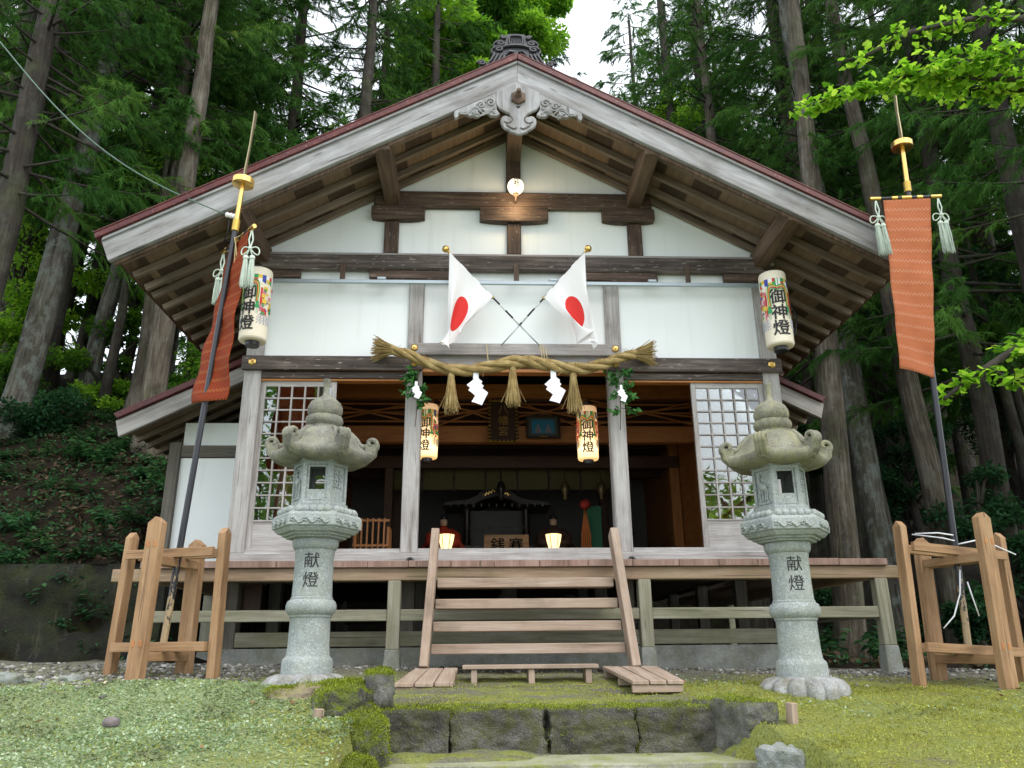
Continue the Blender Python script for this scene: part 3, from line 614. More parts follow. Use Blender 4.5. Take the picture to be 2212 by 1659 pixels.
for s in (-1, 1): hbox('eave_panel', M_PLAS, *sorted((s*3.03, s*3.04)), .2, 7.4, 3.6, 4.35, bevel=0) if 0 else None
# hook rings on the deck beside the inner posts
for x in (-1.12, 1.2):
    t = MB().tube([(x+.03*math.cos(a), -.085+.012*math.sin(a), 1.295+.034*math.sin(a)) for a in np.linspace(0, 2*PI, 18)], .014, 6, cap=False)
    o = t.build('rubber_ring', M_RUB, None, True); tag(o, 'small black rubber ring on the deck at the foot of the %s open post' % ('left' if x < 0 else 'right'), 'ring', 'black rubber rings on the deck')
# ================================================================== STEPS, STONES
ss = empty('wooden_steps', (0, -1.0, .27), 'open wooden step ladder of four treads leaning against the shrine deck', 'steps')
def wpart(mb, name, mat, par, bevel=.005, smooth=False):
    o = mb.build(name, mat, None, smooth, bevel); o.parent = par; M = Matrix.LocRotScale(par.location, par.rotation_euler, None); o.matrix_parent_inverse = M.inverted(); return o
wpart(MB().beam((-.823, -.74, 1.5), (-.873, -1.22, .26), .075, .17, (0, -1, .4)), 'stringer', W_STEP, ss)
wpart(MB().beam((.9, -.74, 1.5), (.955, -1.22, .25), .075, .17, (0, -1, .4)), 'stringer', W_STEP, ss)
for z, y, a, b in ((1.02, -.8, -.795, .872), (.824, -.9, -.805, .885), (.621, -1.0, -.815, .893), (.427, -1.1, -.823, .902)):
    wpart(MB().box(a, b, y, y+.22, z-.045, z+.042), 'tread', W_STEP, ss)
def pad(x0, x1, xb0, xb1, label):
    d = empty('duckboard', ((x0+x1)/2, -1.68, .16), label, 'duckboard', 'small duckboards at the foot of the steps')
    for k in range(3):
        t0, t1 = k/3+.012, (k+1)/3-.012; m = MB(); L = lambda a, b, t: a+(b-a)*t
        vs = [(L(x0, x1, t0), -2.1, .158), (L(x0, x1, t1), -2.1, .156), (L(xb0, xb1, t1), -1.25, .245), (L(xb0, xb1, t0), -1.25, .247)]
        vs = vs + [(a, b, c+.03) for a, b, c in vs]
        m.add(vs, [(0, 3, 2, 1), (4, 5, 6, 7), (0, 1, 5, 4), (2, 3, 7, 6), (1, 2, 6, 5), (0, 4, 7, 3)], [[(vs[j][1]+k, vs[j][0]*1.0) for j in f] for f in [(0, 3, 2, 1), (4, 5, 6, 7), (0, 1, 5, 4), (2, 3, 7, 6), (1, 2, 6, 5), (0, 4, 7, 3)]])
        wpart(m, 'slat', W_STEP, d, .004)
    for y, z, in ((-2.06, .155), (-1.7, .193), (-1.3, .235)): wpart(MB().box(x0+.01+(xb0-x0)*(y+2.1)/.85, x1-.01+(xb1-x1)*(y+2.1)/.85, y-.025, y+.025, z-.055, z), 'batten', W_STEP, d, .004)
pad(-1.036, -.589, -.95, -.577, 'slatted duckboard under the left foot of the steps'); pad(.756, 1.157, .658, 1.14, 'slatted duckboard under the right foot of the steps')
lb = empty('low_step', (.02, -1.48, .2), 'long low slatted wooden step lying between the two duckboards', 'step')
for y in (-1.6, -1.465): wpart(MB().box(-.536, .58, y, y+.12, .268, .3), 'slat', W_STEP, lb, .004)
for x in (-.44, .03, .5): wpart(MB().box(x-.025, x+.025, -1.58, -1.36, .15, .267), 'foot', W_STEP, lb, .004)

L_MOSSD = m_leaf('deep moss tips', [(0, (.07, .1, .012)), (.5, (.2, .26, .025)), (1, (.4, .48, .07))], .3, patch=1)
def rock(name, c, size, seed, mat, label, cat, group=None, rot=0, box=.6, sub=4, amp=.13, freq=1.0, moss=0, thr=.25):
    bm = bmesh.new(); bmesh.ops.create_cube(bm, size=2); bmesh.ops.subdivide_edges(bm, edges=bm.edges[:], cuts=2**sub-1, use_grid_fill=True)
    so_ = Vector((seed*3.7, seed*1.3, seed*7.1))
    for v in bm.verts:
        p = v.co.copy(); n = p.normalized(); q = n*1.2*(1-box)+p*box
        d = noise.noise(n*1.3*freq+so_)*amp*1.6 + noise.noise(q*3.2*freq+so_)*amp*.7 + noise.noise(q*9*freq+so_)*amp*.25 + noise.noise(q*24+so_)*amp*.1
        q += n*d
        v.co = Vector((q.x*size[0]/2, q.y*size[1]/2, q.z*size[2]/2))
    me = bpy.data.meshes.new(name); bm.to_mesh(me); bm.free(); me.materials.append(mat); me.polygons.foreach_set('use_smooth', [True]*len(me.polygons))
    o = bpy.data.objects.new(name, me); o.location = c; o.rotation_euler = (0, 0, rot); link(o)
    if moss:                                     # tufts of moss on the upward faces and in the hollows
        P_, N_ = [], []
        for f in me.polygons:
            k = f.normal.z + .9*noise.noise(Vector(f.center)*5+so_)
            if k > thr and f.normal.y < .7: P_.append(f.center[:]); N_.append(f.normal[:])
        if P_:
            r = np.random.default_rng(seed); i = r.integers(0, len(P_), moss); p = np.array(P_)[i]+r.normal(0, .009, (moss, 3)); nn = np.array(N_)[i]; d = nn*.8+r.normal(0, .7, (moss, 3)); d /= np.linalg.norm(d, axis=1, keepdims=True)
            s_ = np.cross(d, r.normal(size=(moss, 3))); s_ /= np.linalg.norm(s_, axis=1, keepdims=True); l = r.uniform(.004, .0125, (moss, 1)); w_ = l*.5
            V = np.stack([p-nn*.003, p+d*l*.5+s_*w_*.5, p+d*l, p+d*l*.5-s_*w_*.5], 1).reshape(-1, 3); mo = bpy.data.objects.new('moss', fast_mesh('moss', V, np.arange(len(V)).reshape(-1, 4), L_MOSSD, r.random(moss))); link(mo, o); mo['kind'] = 'stuff'
    return tag(o, label, cat, group)
rock('edging_stone', P(745, 1535, -2.95), (.34, .34, .26), 39, ST_MOSS, 'dark rough moss clad rock mass behind the bright green boulder', 'stone', 'edging stones beside the steps', rot=.5, box=.3, amp=.26, sub=5, moss=7000, thr=.5)
# upper step: four rough blocks in a row
sx = [-1.06, -.58, .03, .61, 1.2]; lb_ = ['short rough stone block at the left end of the mossy step riser', 'long dark stone block left of the middle joint in the mossy step riser', 'long mossy stone block right of the middle joint in the step riser', 'rough stone block at the right end of the mossy step riser']
for k in range(4):
    a, b = sx[k], sx[k+1]; rock('step_block', ((a+b)/2, -2.83, -.12), (b-a-.004, .36, .35), 11+k, ST_STEP, lb_[k], 'step stone', 'rough stone blocks of the upper step', box=.87, amp=.1, freq=1.6, sub=5, moss=7000, thr=.62)
rock('step_slab', (.1, -3.22, -.275), (2.25, .5, .13), 21, m_stone('mossy step slab', (.2, .2, .16), (.42, .42, .36), .3, .75, (.22, .24, .035), 1.3, .35), 'mossy flat stone tread below the row of rough blocks', 'step stone', box=.97, amp=.025)
rock('step_slab', (.1, -3.75, -.45), (2.5, .6, .25), 22, ST_STEP, 'lowest worn stone tread at the bottom edge of the photo', 'step stone', box=.97, amp=.03)
E1 = 'edging stones beside the steps'
rock('edging_stone', P(1590, 1572, -3.02), (.24, .62, .34), 31, ST_EDGE, 'large jagged grey stone edging the right side of the steps', 'stone', E1, rot=.3, box=.7, amp=.17, sub=5, moss=5000, thr=.75)
rock('edging_stone', P(1712, 1668, -3.75), (.2, .36, .24), 32, ST_PALE, 'bare whitish stone at the lower right of the steps', 'stone', E1, rot=.45, box=.75, amp=.16, sub=5)
rock('edging_stone', P(782, 1622, -3.35), (.26, .46, .36), 33, ST_MOSS, 'rounded boulder thickly covered in bright green moss left of the steps', 'stone', E1, rot=-.1, box=.22, amp=.16, sub=5, moss=16000, thr=.05)
rock('edging_stone', P(745, 1700, -3.8), (.3, .46, .26), 34, ST_MOSS, 'low yellow green moss cushion stone at the bottom left of the steps', 'stone', E1, rot=.2, box=.4, amp=.08, moss=14000, thr=.1)
rock('edging_stone', P(818, 1500, -2.72), (.17, .36, .27), 35, ST_EDGE, 'grey upright stone with moss beside the left duckboard', 'stone', E1, rot=.2, box=.55, amp=.15, moss=5000, thr=.75)
rock('edging_stone', P(645, 1512, -2.75), (.36, .26, .16), 36, m_stone('reddish grey rock', (.17, .12, .1), (.32, .25, .21), .3, .3, (.2, .21, .04), 2, .5), 'reddish brown rock half sunk in moss before the left stone lantern', 'stone', E1, rot=.1, box=.5, amp=.22, moss=5000, thr=.75)
rock('edging_stone', P(735, 1496, -2.7), (.26, .3, .14), 38, ST_MOSS, 'mossy lump of rock between the reddish rock and the steps', 'stone', E1, rot=.7, box=.5, amp=.15, moss=14000, thr=.1)
rock('loose_stone', P(240, 1566, -3.9)+Vector((0, 0, .012)), (.07, .06, .045), 41, m_stone('dark pebble', (.1, .08, .085), (.2, .17, .17), .2), 'small dark round stone lying on the pale moss at left', 'stone', box=.3, sub=3)
for k, (px, py, Y, sz) in enumerate([(12, 1490, -1.9, .2), (60, 1497, -1.85, .09), (150, 1490, -1.8, .14), (400, 1443, -1.0, .09), (1335, 1420, -.9, .06), (1945, 1425, -.2, .09)]):
    p = P(px, py, Y); rock('loose_stone', (p.x, p.y, H(p.x, p.y)+sz*.12), (sz, sz*.8, sz*.5), 50+k, ST_PALE, ['largest pale stone at the far left edge of the gravel', 'small pale stone next to the largest one at far left', 'flat pale stone in the gravel left of the banner stand', 'pale stone in the gravel behind the left banner stand', 'small grey stone by the foundation right of the steps', 'pale stone under the right end of the deck'][k], 'stone', box=.45, sub=3, amp=.2)
for px, py, Y, lab in ((684, 1582, -3.25, 'short square wooden peg in the moss left of the steps'), (1713, 1568, -3.3, 'short square wooden peg in the moss right of the steps')):
    p = P(px, py, Y); m = MB().obox(Matrix.Rotation(-PI/2+.05, 4, 'Y') @ Matrix.Rotation(.5, 4, 'X'), .2, .052, .052)
    o = m.build('wooden_peg', W_STEP, None, False, .003, loc=(p.x, p.y, p.z+.03)); tag(o, lab, 'peg', 'pegs in the moss')

# ================================================================== STONE LANTERNS
def hexr(t): a = (t+PI/6) % (PI/3) - PI/6; return math.cos(PI/6)/math.cos(a)          # corners at 30+60k degrees
def stone_lantern(x, y, z, label, capmat, yaw, deer, lat):
    r = empty('stone_lantern', (x, y, z), label, 'stone lantern', 'pair of granite lanterns before the hall', (0, 0, yaw)); r.scale = (.97, .97, .975)
    def pt(m, name, mat, smooth=True, bevel=0, par=None): return m.build(name, mat, par or r, smooth, bevel, sharp=.7 if smooth else None)
    b = MB(); n = 14
    b.lathe([(.2, -.12), (.33, -.1), (.345, -.03), (.335, .02), (.29, .065), (.235, .085), (.2, .088), (0, .088)], 140, rf=lambda t, i: 1 if i in (0, 6, 7) else .9+.12*abs(math.sin(t*n/2))**.55)
    pt(b, 'base', ST_BASE)
    s = MB(); s.lathe([(.2, .088), (.2, .17), (.192, .2), (.175, .212), (.17, .225), (.163, .3), (.16, .5), (.163, .51), (.17, .515), (.17, .53), (.19, .545), (.202, .575), (.202, .605), (.19, .637), (.17, .65), (.17, .662), (.162, .67), (.157, .8), (.157, 1.0), (.163, 1.03), (.163, 1.045), (.172, 1.05), (.185, 1.075), (.19, 1.11), (.185, 1.13), (0, 1.13)], 64)
    sh = pt(s, 'shaft', ST_LIGHT)
    def bend(x_, y_, z_, zc): th = -PI/2 + .0 + x_/.158; q = .1585+max(-.001, z_); return (q*math.cos(th), q*math.sin(th), zc+y_)
    for ch, zc, xo in (('献', .945, 0), ('燈', .79, 0)):
        text_on('lettering', ch, .132, M_INK, sh, lambda a, b_, c, zc=zc, xo=xo: bend(a+xo-yaw*.0, b_, c, zc), .0006, .0012, 2)
    p = MB(); hx = lambda t, i: hexr(t)
    p.lathe([(.19, 1.13), (.25, 1.135), (.25, 1.152), (.285, 1.153), (.285, 1.17), (.32, 1.172), (.35, 1.2), (.35, 1.205)], 6)
    p.lathe([(.35, 1.205), (.37, 1.215), (.37, 1.3), (.36, 1.315), (.325, 1.335), (.275, 1.36), (.25, 1.375), (.25, 1.4), (0, 1.4)], 6)
    pl = pt(p, 'platform', ST_LIGHT, False, .008)
    c = MB()
    for k in range(6):
        a0 = PI/6+k*PI/3+PI/6-PI/2
        for j in range(-2, 3):
            a = k*PI/3+PI/6; ap = .362
            q = Matrix.Rotation(a, 4, 'Z') @ Matrix.Translation((.275, j*.06*(1 if abs(j) < 2 else .95), 1.345)) @ Matrix.Rotation(.55, 4, 'Y')
            c.lathe([(.0, .035), (.018, .031), (.031, .018), (.036, 0), (.03, -.02), (0, -.03)], 10, M=q)
        for j in (-1, 0, 1):
            q = Matrix.Rotation(k*PI/3+PI/6, 4, 'Z')
            for d in (0, 1): c.tube([q @ Vector((.326, j*.105+.012*d+.055*t-.03, 1.275-.03*math.sin(t*3.0)-.012*d)) for t in np.linspace(0, 1, 7)], [.005, .011, .013, .012, .01, .008, .004], 6)
            for f in range(5): c.lathe([(0, .008), (.009, .004), (.01, -.004), (0, -.008)], 6, M=q @ Matrix.Translation((.325, j*.105-.045+.014*math.cos(f*1.256), 1.258+.014*math.sin(f*1.256))))
    pt(c, 'lotus_carving', ST_LIGHT, True, 0, pl)
    # fire box: six posts with panels between
    fb = MB(); R0 = .228; z0, z1 = 1.4, 1.79
    fb.lathe([(.245, z0), (.245, z0+.018), (.232, z0+.022)], 6); fb.lathe([(.24, z1-.03), (.25, z1-.026), (.25, z1)], 6)
    ap = R0*math.cos(PI/6); hw = R0/2
    for k in range(6):
        q = Matrix.Rotation(k*PI/3+PI/6, 4, 'Z')          # face normal along local +x
        def bx(u0, u1, w0, w1, d0, d1): fb.obox(q @ Matrix.Translation(((d0+d1)/2, (u0+u1)/2, (w0+w1)/2)), d1-d0, u1-u0, w1-w0)
        bx(-hw, -hw+.03, z0, z1, ap-.03, ap); bx(hw-.03, hw, z0, z1, ap-.03, ap)
        bx(-hw+.03, hw-.03, z1-.055, z1, ap-.03, ap); bx(-hw+.03, hw-.03, z0, z0+.045, ap-.03, ap)
        kind = 'window' if k in (4, 1) else ('lattice' if k in lat else 'deer')
        if kind == 'window':
            bx(-hw+.03, hw-.03, z0+.045, z0+.125, ap-.03, ap-.012); bx(-hw+.03, -hw+.05, z0+.125, z1-.055, ap-.03, ap-.014); bx(hw-.05, hw-.03, z0+.125, z1-.055, ap-.03, ap-.014); bx(-hw+.05, hw-.05, z1-.075, z1-.055, ap-.03, ap-.014)
            for e in (-1, 1): bx(e*(hw-.042)-.002, e*(hw-.042)+.002, z0+.012, z0+.036, ap, ap+.004)
            bx(-hw+.042, hw-.042, z0+.034, z0+.038, ap, ap+.004)
        else:
            bx(-hw+.03, hw-.03, z0+.045, z1-.055, ap-.03, ap-.016)
        if kind == 'lattice':
            for i in range(2):
                for j in range(3):
                    for a in range(4):
                        an = a*PI/2+PI/4; cu, cw = (i-.5)*.062, 1.575+j*.054
                        fb.obox(q @ Matrix.Translation((ap-.011, cu+.017*math.cos(an), cw+.015*math.sin(an))) @ Matrix.Rotation(an, 4, 'X'), .012, .03, .014)
        if kind == 'deer':
            body = [(-.03, 1.6), (0, 1.585), (.03, 1.57)]
            fb.tube([q @ Vector((ap-.006, u, w_)) for u, w_ in [(-.035, 1.61), (-.01, 1.6), (.015, 1.585), (.035, 1.57)]], [.02, .032, .03, .026], 8)
            fb.tube([q @ Vector((ap-.008, u, w_)) for u, w_ in [(-.03, 1.615), (-.045, 1.65), (-.045, 1.685), (-.02, 1.7)]], [.02, .016, .013, .016], 8)
            for pts in ([(-.035, 1.6), (-.045, 1.53), (-.04, 1.47)], [(-.015, 1.59), (-.015, 1.53), (-.02, 1.47)], [(.03, 1.575), (.045, 1.535), (.03, 1.5), (.04, 1.465)], [(.015, 1.575), (.02, 1.53), (.01, 1.465)]):
                fb.tube([q @ Vector((ap-.008, u, w_)) for u, w_ in pts], [.016]+[.009]*(len(pts)-1), 6)
            fb.obox(q @ Matrix.Translation((ap-.008, 0, 1.455)), .03, .13, .02)
    f_o = pt(fb, 'fire_box', ST_LIGHT, False, .003)
    # cap with curled corners
    k_ = MB(); NR, NA = 14, 96
    prof = [(.13, 2.075), (.185, 2.07), (.24, 2.045), (.28, 2.005), (.305, 1.96), (.33, 1.92), (.36, 1.895), (.395, 1.88), (.435, 1.874), (.458, 1.862), (.462, 1.845), (.458, 1.82), (.42, 1.788), (.34, 1.772), (.25, 1.772), (0, 1.775)]
    vs = []; F = []
    for i, (rr, zz) in enumerate(prof):
        for a in range(NA):
            t = 2*PI*a/NA; h = hexr(t + PI/6) if 0 else (math.cos(PI/6)/math.cos(((t) % (PI/3))-PI/6))
            corner = ((1/h - 1)/(1/math.cos(PI/6)-1)); corner = 1-corner      # 1 at corner, 0 at face middle
            e = max(0, (rr-.2)/.25) if i < 11 else 1.0; e = min(1, e); cf = (1-h)/(1-math.cos(PI/6)); cf = 1-cf
            q = rr*(1-e*.17*(1-cf)**1.0*1.0)
            up = .07*e*e*cf**3 if i < 12 else .022*cf**3*(rr/.45)**2
            vs.append((q*math.cos(t), q*math.sin(t), zz+up-.012*e*(1-cf)))
    for i in range(len(prof)-1):
        for a in range(NA): F.append((i*NA+a, i*NA+(a+1) % NA, (i+1)*NA+(a+1) % NA, (i+1)*NA+a))
    F = [f[::-1] for f in F]; k_.add(vs, F)
    cp = pt(k_, 'cap', capmat)
    for k in range(6):
        cs = MB(); q = Matrix.Rotation(k*PI/3, 4, 'Z')
        cs.tube([q @ Vector((u, 0, w_)) for u, w_ in [(.16, 2.075), (.23, 2.052), (.285, 1.998), (.315, 1.95), (.345, 1.93), (.39, 1.935)]], [.016, .02, .022, .024, .028, .03], 8)
        for d in (-.03, 0, .03):
            sp = [(.418+.056*(1-j/27)*math.cos(-.9+j*.24), 1.955+.056*(1-j/27)*math.sin(-.9+j*.24)) for j in range(24)]
            cs.tube([q @ Vector((u, d, w_)) for u, w_ in [(.33, 1.785), (.4, 1.815), (.45, 1.865)]+sp], [.012, .018, .02]+[.021]*24, 8)
        cs.obox(q @ Matrix.Translation((.41, 0, 1.9)), .08, .085, .1)
        pt(cs, 'scroll', capmat, True, 0, cp)
    fi = MB(); fi.lathe([(.13, 2.06), (.16, 2.068), (.155, 2.085), (.13, 2.095), (.125, 2.11), (.15, 2.13), (.158, 2.16), (.15, 2.19), (.138, 2.197)], 72, rf=lambda t, i: 1+(.05*abs(math.sin(t*6)) if i >= 4 else 0))
    fi.lathe([(.12, 2.19), (.145, 2.215), (.153, 2.25), (.15, 2.285), (.13, 2.325), (.095, 2.355), (.055, 2.375), (.032, 2.395), (.025, 2.43), (.025, 2.48), (.03, 2.52), (.036, 2.535), (.034, 2.548), (.02, 2.55), (.018, 2.51), (0, 2.5)], 48)
    pt(fi, 'finial', capmat); return r
stone_lantern(-1.728, -1.9, .17, 'granite lantern left of the steps with grey cap, lattice and open window facing out', ST_CAP, .06, (2, 3), (5, 0))
stone_lantern(2.11, -2.0, .115, 'granite lantern right of the steps with yellowish lichen cap and a carved deer', ST_CAP2, -.1, (2, 3), (5, 0))

# ================================================================== BANNER STANDS, POLES, BANNERS
def stand(cx_, cy_, ang, z0, h, splay, label, ra=.45, rb=.3):
    r = empty('banner_stand', (cx_, cy_, z0), label, 'banner stand', 'timber banner stands', (0, 0, ang))
    W = {'a': (-ra, 0), 'd': (ra, 0), 'b': (0, -rb), 'c': (0, rb)}
    for k, (x, y) in W.items():
        hh = h*(1.06 if k == 'b' else 1.0 if k != 'c' else .96); m = MB(); wide = k in 'bc'
        sx_, sy_ = (.138, .075) if wide else (.07, .095)
        xt, yt = x*(1-splay), y*(1-splay)
        L = []
        for t, dx in ((0, 1), (hh-.05, 1)):
            L += [(x+(xt-x)*t/h+e*sx_/2, y+(yt-y)*t/h+g*sy_/2, t-.1*(t == 0)) for e, g in ((-1, -1), (1, -1), (1, 1), (-1, 1))]
        px_, py_ = xt, yt
        if wide: L += [(px_, py_-sy_/2, hh), (px_, py_+sy_/2, hh)]; FF = [(0, 3, 2, 1), (0, 1, 5, 4), (1, 2, 6, 5), (2, 3, 7, 6), (3, 0, 4, 7), (4, 5, 8), (6, 7, 9), (5, 6, 9, 8), (7, 4, 8, 9)]
        else: L += [(px_-sx_/2, py_, hh), (px_+sx_/2, py_, hh)]; FF = [(0, 3, 2, 1), (0, 1, 5, 4), (1, 2, 6, 5), (2, 3, 7, 6), (3, 0, 4, 7), (4, 5, 9, 8), (6, 7, 8, 9), (5, 6, 9), (7, 4, 8)]
        ou = random.uniform(0, 30); m.add(L, FF, [[(L[j][2]+ou, L[j][0]+L[j][1]+i*.4) for j in f] for i, f in enumerate(FF)])
        m.build('leg', W_NEW, r, False, .004)
        if wide:
            tn = MB()
            for zz in (hh*.82, hh*.205):
                f = 1-splay*zz/h
                for e in (-.035, .035): g = -1 if k == 'b' else 1; tn.box(e-.013, e+.013, y*f+g*(sy_/2-.012), y*f+g*(sy_/2+.003), zz-.025, zz+.025)
            tn.build('tenon', W_INT, r, False, .001)
    for zz in (h*.83, h*.2):
        f = 1-splay*zz/h
        for e in (-.055,): MB().box(-ra*f+.04, ra*f-.04, -.1, -.06, zz-.04, zz+.035).build('rail', W_NEW, r, False, .003)
        MB().box(-ra*f+.04, ra*f-.04, .06, .1, zz-.04, zz+.035).build('rail', W_NEW, r, False, .003)
        for e in (-.05, .03): MB().box(e, e+.03, -rb*f+.04, rb*f-.04, zz-.115, zz-.042).build('rail', W_NEW, r, False, .003)
    return r
stand(-3.03, -1.38, -.3, .225, 1.21, .07, 'splayed timber banner stand at the left end of the deck', .5, .3)
stand(3.8, -1.42, .3, .12, 1.32, .0, 'splayed timber banner stand at the right, tied with white rope', .58, .34).rotation_euler.y = .05
def brocade(name, a, b, c, line):
    t = NT(name); uvn = t.n('TexCoord').outputs['UV']; sp = t.n('SeparateXYZ', i0=uvn); u, v = sp.outputs[0], sp.outputs[1]
    n1 = t.noise(t.n('Mapping', Vector=uvn, Scale=(3, 26, 1)), 1.0, 4, .6); n2 = t.noise(t.n('Mapping', Vector=uvn, Scale=(60, 200, 1)), 1.0, 3, .6)
    zz = t.math('ADD', t.math('MULTIPLY', v, 16.0), t.math('MULTIPLY', t.math('SINE', t.math('MULTIPLY', u, 75.0)), .09))
    st = t.ramp(t.math('PINGPONG', zz, .5), [(.0, 1.0), (.07, .0)])
    tri = t.ramp(t.math('PINGPONG', t.math('ADD', t.math('MULTIPLY', v, 48.0), t.math('MULTIPLY', t.math('PINGPONG', t.math('MULTIPLY', u, 14.0), .5), 1.6)), .5), [(.0, 1.0), (.22, .0)])
    col = t.mix(n1.outputs[0], a, b); col = t.mix(t.math('MULTIPLY', tri, .4), col, c); col = t.mix(t.math('MULTIPLY', t.math('MULTIPLY', st, t.ramp(n2.outputs[0], [(.4, 0.0), (.5, 1.0)])), .75), col, line)
    t.p(Base_Color=col, Roughness=.65, Specular_IOR_Level=.2)
    tr = t.n('BsdfTranslucent', Color=col); mx = t.n('MixShader', Fac=.3, i1=t.b.outputs[0], i2=tr.outputs[0]); t.t.links.new(mx.outputs[0], t.out.inputs[0]); return t.m
BR_R = brocade('lit-toned orange brocade', (.42, .11, .05), (.6, .2, .085), (.66, .3, .1), (.75, .5, .35)); BR_L = brocade('shade-toned red brocade', (.17, .016, .004), (.34, .05, .009), (.46, .12, .022), (.55, .3, .1))  # same cloth twice: right one coloured as lit, left one as shaded
def tassels(mb, top, L, sep, spread=Vector((0, 0, 0))):
    # looped cords with a bow and two tassel heads
    top = Vector(top); kn = top+Vector((0, 0, -.19))
    for d in (-.014, .014): mb.tube([top+Vector((d*.2, 0, 0)), top+Vector((d*1.4, 0, -.1)), kn, kn+Vector((d*2, 0, -.08))], .0075, 5)
    for e in (-1, 1): mb.tube([kn+Vector((e*(.085*math.sin(a)), .02*math.sin(a), .04*math.sin(2*a)-.03*abs(math.sin(a)))) for a in np.linspace(0, PI, 12)], .007, 5)
    mb.lathe([(0, kn.z+.02), (.018, kn.z+.012), (.02, kn.z-.012), (0, kn.z-.02)], 8, c=(kn.x, kn.y))
    for e in (-1, 1):
        c = kn+Vector((e*sep*.85, 0, -.085)); mb.lathe([(.006, c.z+.012), (.024, c.z), (.028, c.z-.025), (.023, c.z-.033)], 12, c=(c.x, c.y))
        for k in range(90):
            a = random.uniform(0, 2*PI); q = random.uniform(.3, 1)
            mb.tube([c+Vector((.021*q*math.cos(a), .021*q*math.sin(a), -.03)), c+Vector((.031*q*math.cos(a), .031*q*math.sin(a), -.14)), c+Vector((.036*q*math.cos(a)+random.uniform(-.01, .01), .036*q*math.sin(a), -L*.68+random.uniform(-.02, .02)))], [.004, .004, .002], 3, cap=False)
M_BEAMC = plain('bare foot collar', (.22, .19, .15), .6)
def pole(p0, p1, tip, label, rod0, rod1, tie, blade_w=.052):
    p0, p1, tip = Vector(p0), Vector(p1), Vector(tip)
    r = empty('banner_pole', p0, label, 'pole', 'lacquered banner poles'); ax = (p1-p0).normalized()
    def w_(m, name, mat, smooth=False, bevel=0): o = m.build(name, mat, None, smooth, bevel, sharp=.6 if smooth else None); o.parent = r; o.matrix_parent_inverse = Matrix.Translation(-p0); return o
    g = p1-ax*.5
    o = MB().tube([Vector((0, 0, 0)), (g-p0)*.25, (g-p0)], [.03, .028, .025], 14).build('shaft', M_LACQ, r, True, sharp=.6)
    w_(MB().tube([g, p1], [.0255, .023], 14), 'gilt_sleeve', M_GOLD, True)
    m = MB(); q = p0+ax*((rod0[2]+rod1[2])/2+.1-p0.z)/ax.z; m.tube([q, q+ax*.12], .036, 14); w_(MB().tube([p0, p0+ax*.07], .04, 12), 'foot_band', M_BEAMC, True)
    w_(m, 'gilt_band', M_GILT, True)
    M = Matrix.Translation(p1) @ ax.to_track_quat('Z', 'Y').to_matrix().to_4x4()
    w_(MB().lathe([(.03, -.005), (.1, -.005), (.108, 0), (.108, .06), (.1, .066), (.03, .066)], 32, M=M), 'gilt_collar', M_GOLD, True, 0).data.set_sharp_from_angle(angle=.7)
    h = (tip-p1).length; prof = [(-.028, .06), (.028, .06), (.022, h*.3), (.03, h*.55), (.033, h*.8), (.065, h*.8), (.05, h*.86), (.052, h), (-.03, h-.02), (-.02, h*.85), (-.012, h*.5), (-.03, h*.2)]
    w_(MB().prism(prof, -.006, .006, fr=lambda x, y, z: tuple(M @ Vector((x, y, z)))), 'blade', M_BLADE, False, .002)
    rm = MB(); ra, rb = Vector(rod0), Vector(rod1); rm.tube([ra, rb], .018, 10); w_(rm, 'crossbar', M_LACQ, True)
    gm_ = MB()
    for t0, t1 in ((-.01, .14), (.3, .38), (.44, .58), (.66, .74), (.86, 1.01)): w_(MB().tube([ra.lerp(rb, t0), ra.lerp(rb, t1)], .021, 10), 'crossbar_gilding', M_GOLD, True)
    t_ = MB(); top = p1-ax*.62
    for s in tie: t_.tube([top, ra.lerp(rb, s)], .007, 5)
    t_.tube([top+Vector((.03, -.02, 0)), top+Vector((.05, -.03, -.35))], .006, 5); t_.tube([top+Vector((.02, -.03, 0)), top+Vector((.09, -.04, -.32))], .006, 5)
    w_(t_, 'tie_cord', M_ROPE); return r
pole((-3.035, -1.4, .38), (-2.823, -1.4, 4.92), (-2.745, -1.4, 5.82), 'black and gold banner pole in the left stand, tipped with a blade', (-2.56, -1.72, 4.262), (-3.06, -1.08, 4.315), (.25, .75))
pole((3.83, -1.4, .32), (4.135, -1.4, 5.5), (4.24, -1.4, 6.4), 'black and gold banner pole in the right stand, tipped with a blade', (3.652, -1.45, 4.83), (4.405, -1.45, 4.876), (.22, .5, .76))
def banner(label, mat, tl, tr, bl, br, rip, tas, lift=.02, sag=.0):
    tl, tr, bl, br = map(Vector, (tl, tr, bl, br)); c = (tl+tr)/2
    r = empty('banner', c, label, 'banner', 'brocade banners')
    nrm = (tr-tl).cross(Vector((0, 0, 1))).normalized()
    def fn(u, v):
        p = (bl.lerp(br, u)).lerp(tl.lerp(tr, u), v); d = 1-v
        return p + nrm*(rip*d*math.sin(u*5+v*7)+rip*.6*math.sin(v*23+u*3)*min(1, d*4)) + Vector((0, 0, -sag*d*math.sin(u*PI))) - c
    o = MB().grid(14, 60, fn).build('cloth', mat, r, True); sm = o.modifiers.new('thick', 'SOLIDIFY'); sm.thickness = .004
    for q, L, sep in tas:
        m = MB(); tassels(m, Vector(q)-c, L, sep); m.build('tassel', M_CORD, r, True)
    return r
banner('long shade-toned red brocade banner hanging by the left eave, seen side on', BR_L, (-2.98, -1.14, 4.3), (-2.63, -1.66, 4.25), (-3.1, -1.28, 2.62), (-2.69, -1.6, 2.57), .02, [((-2.585, -1.69, 4.23), .46, .035), ((-3.04, -1.1, 4.29), .4, .03)])
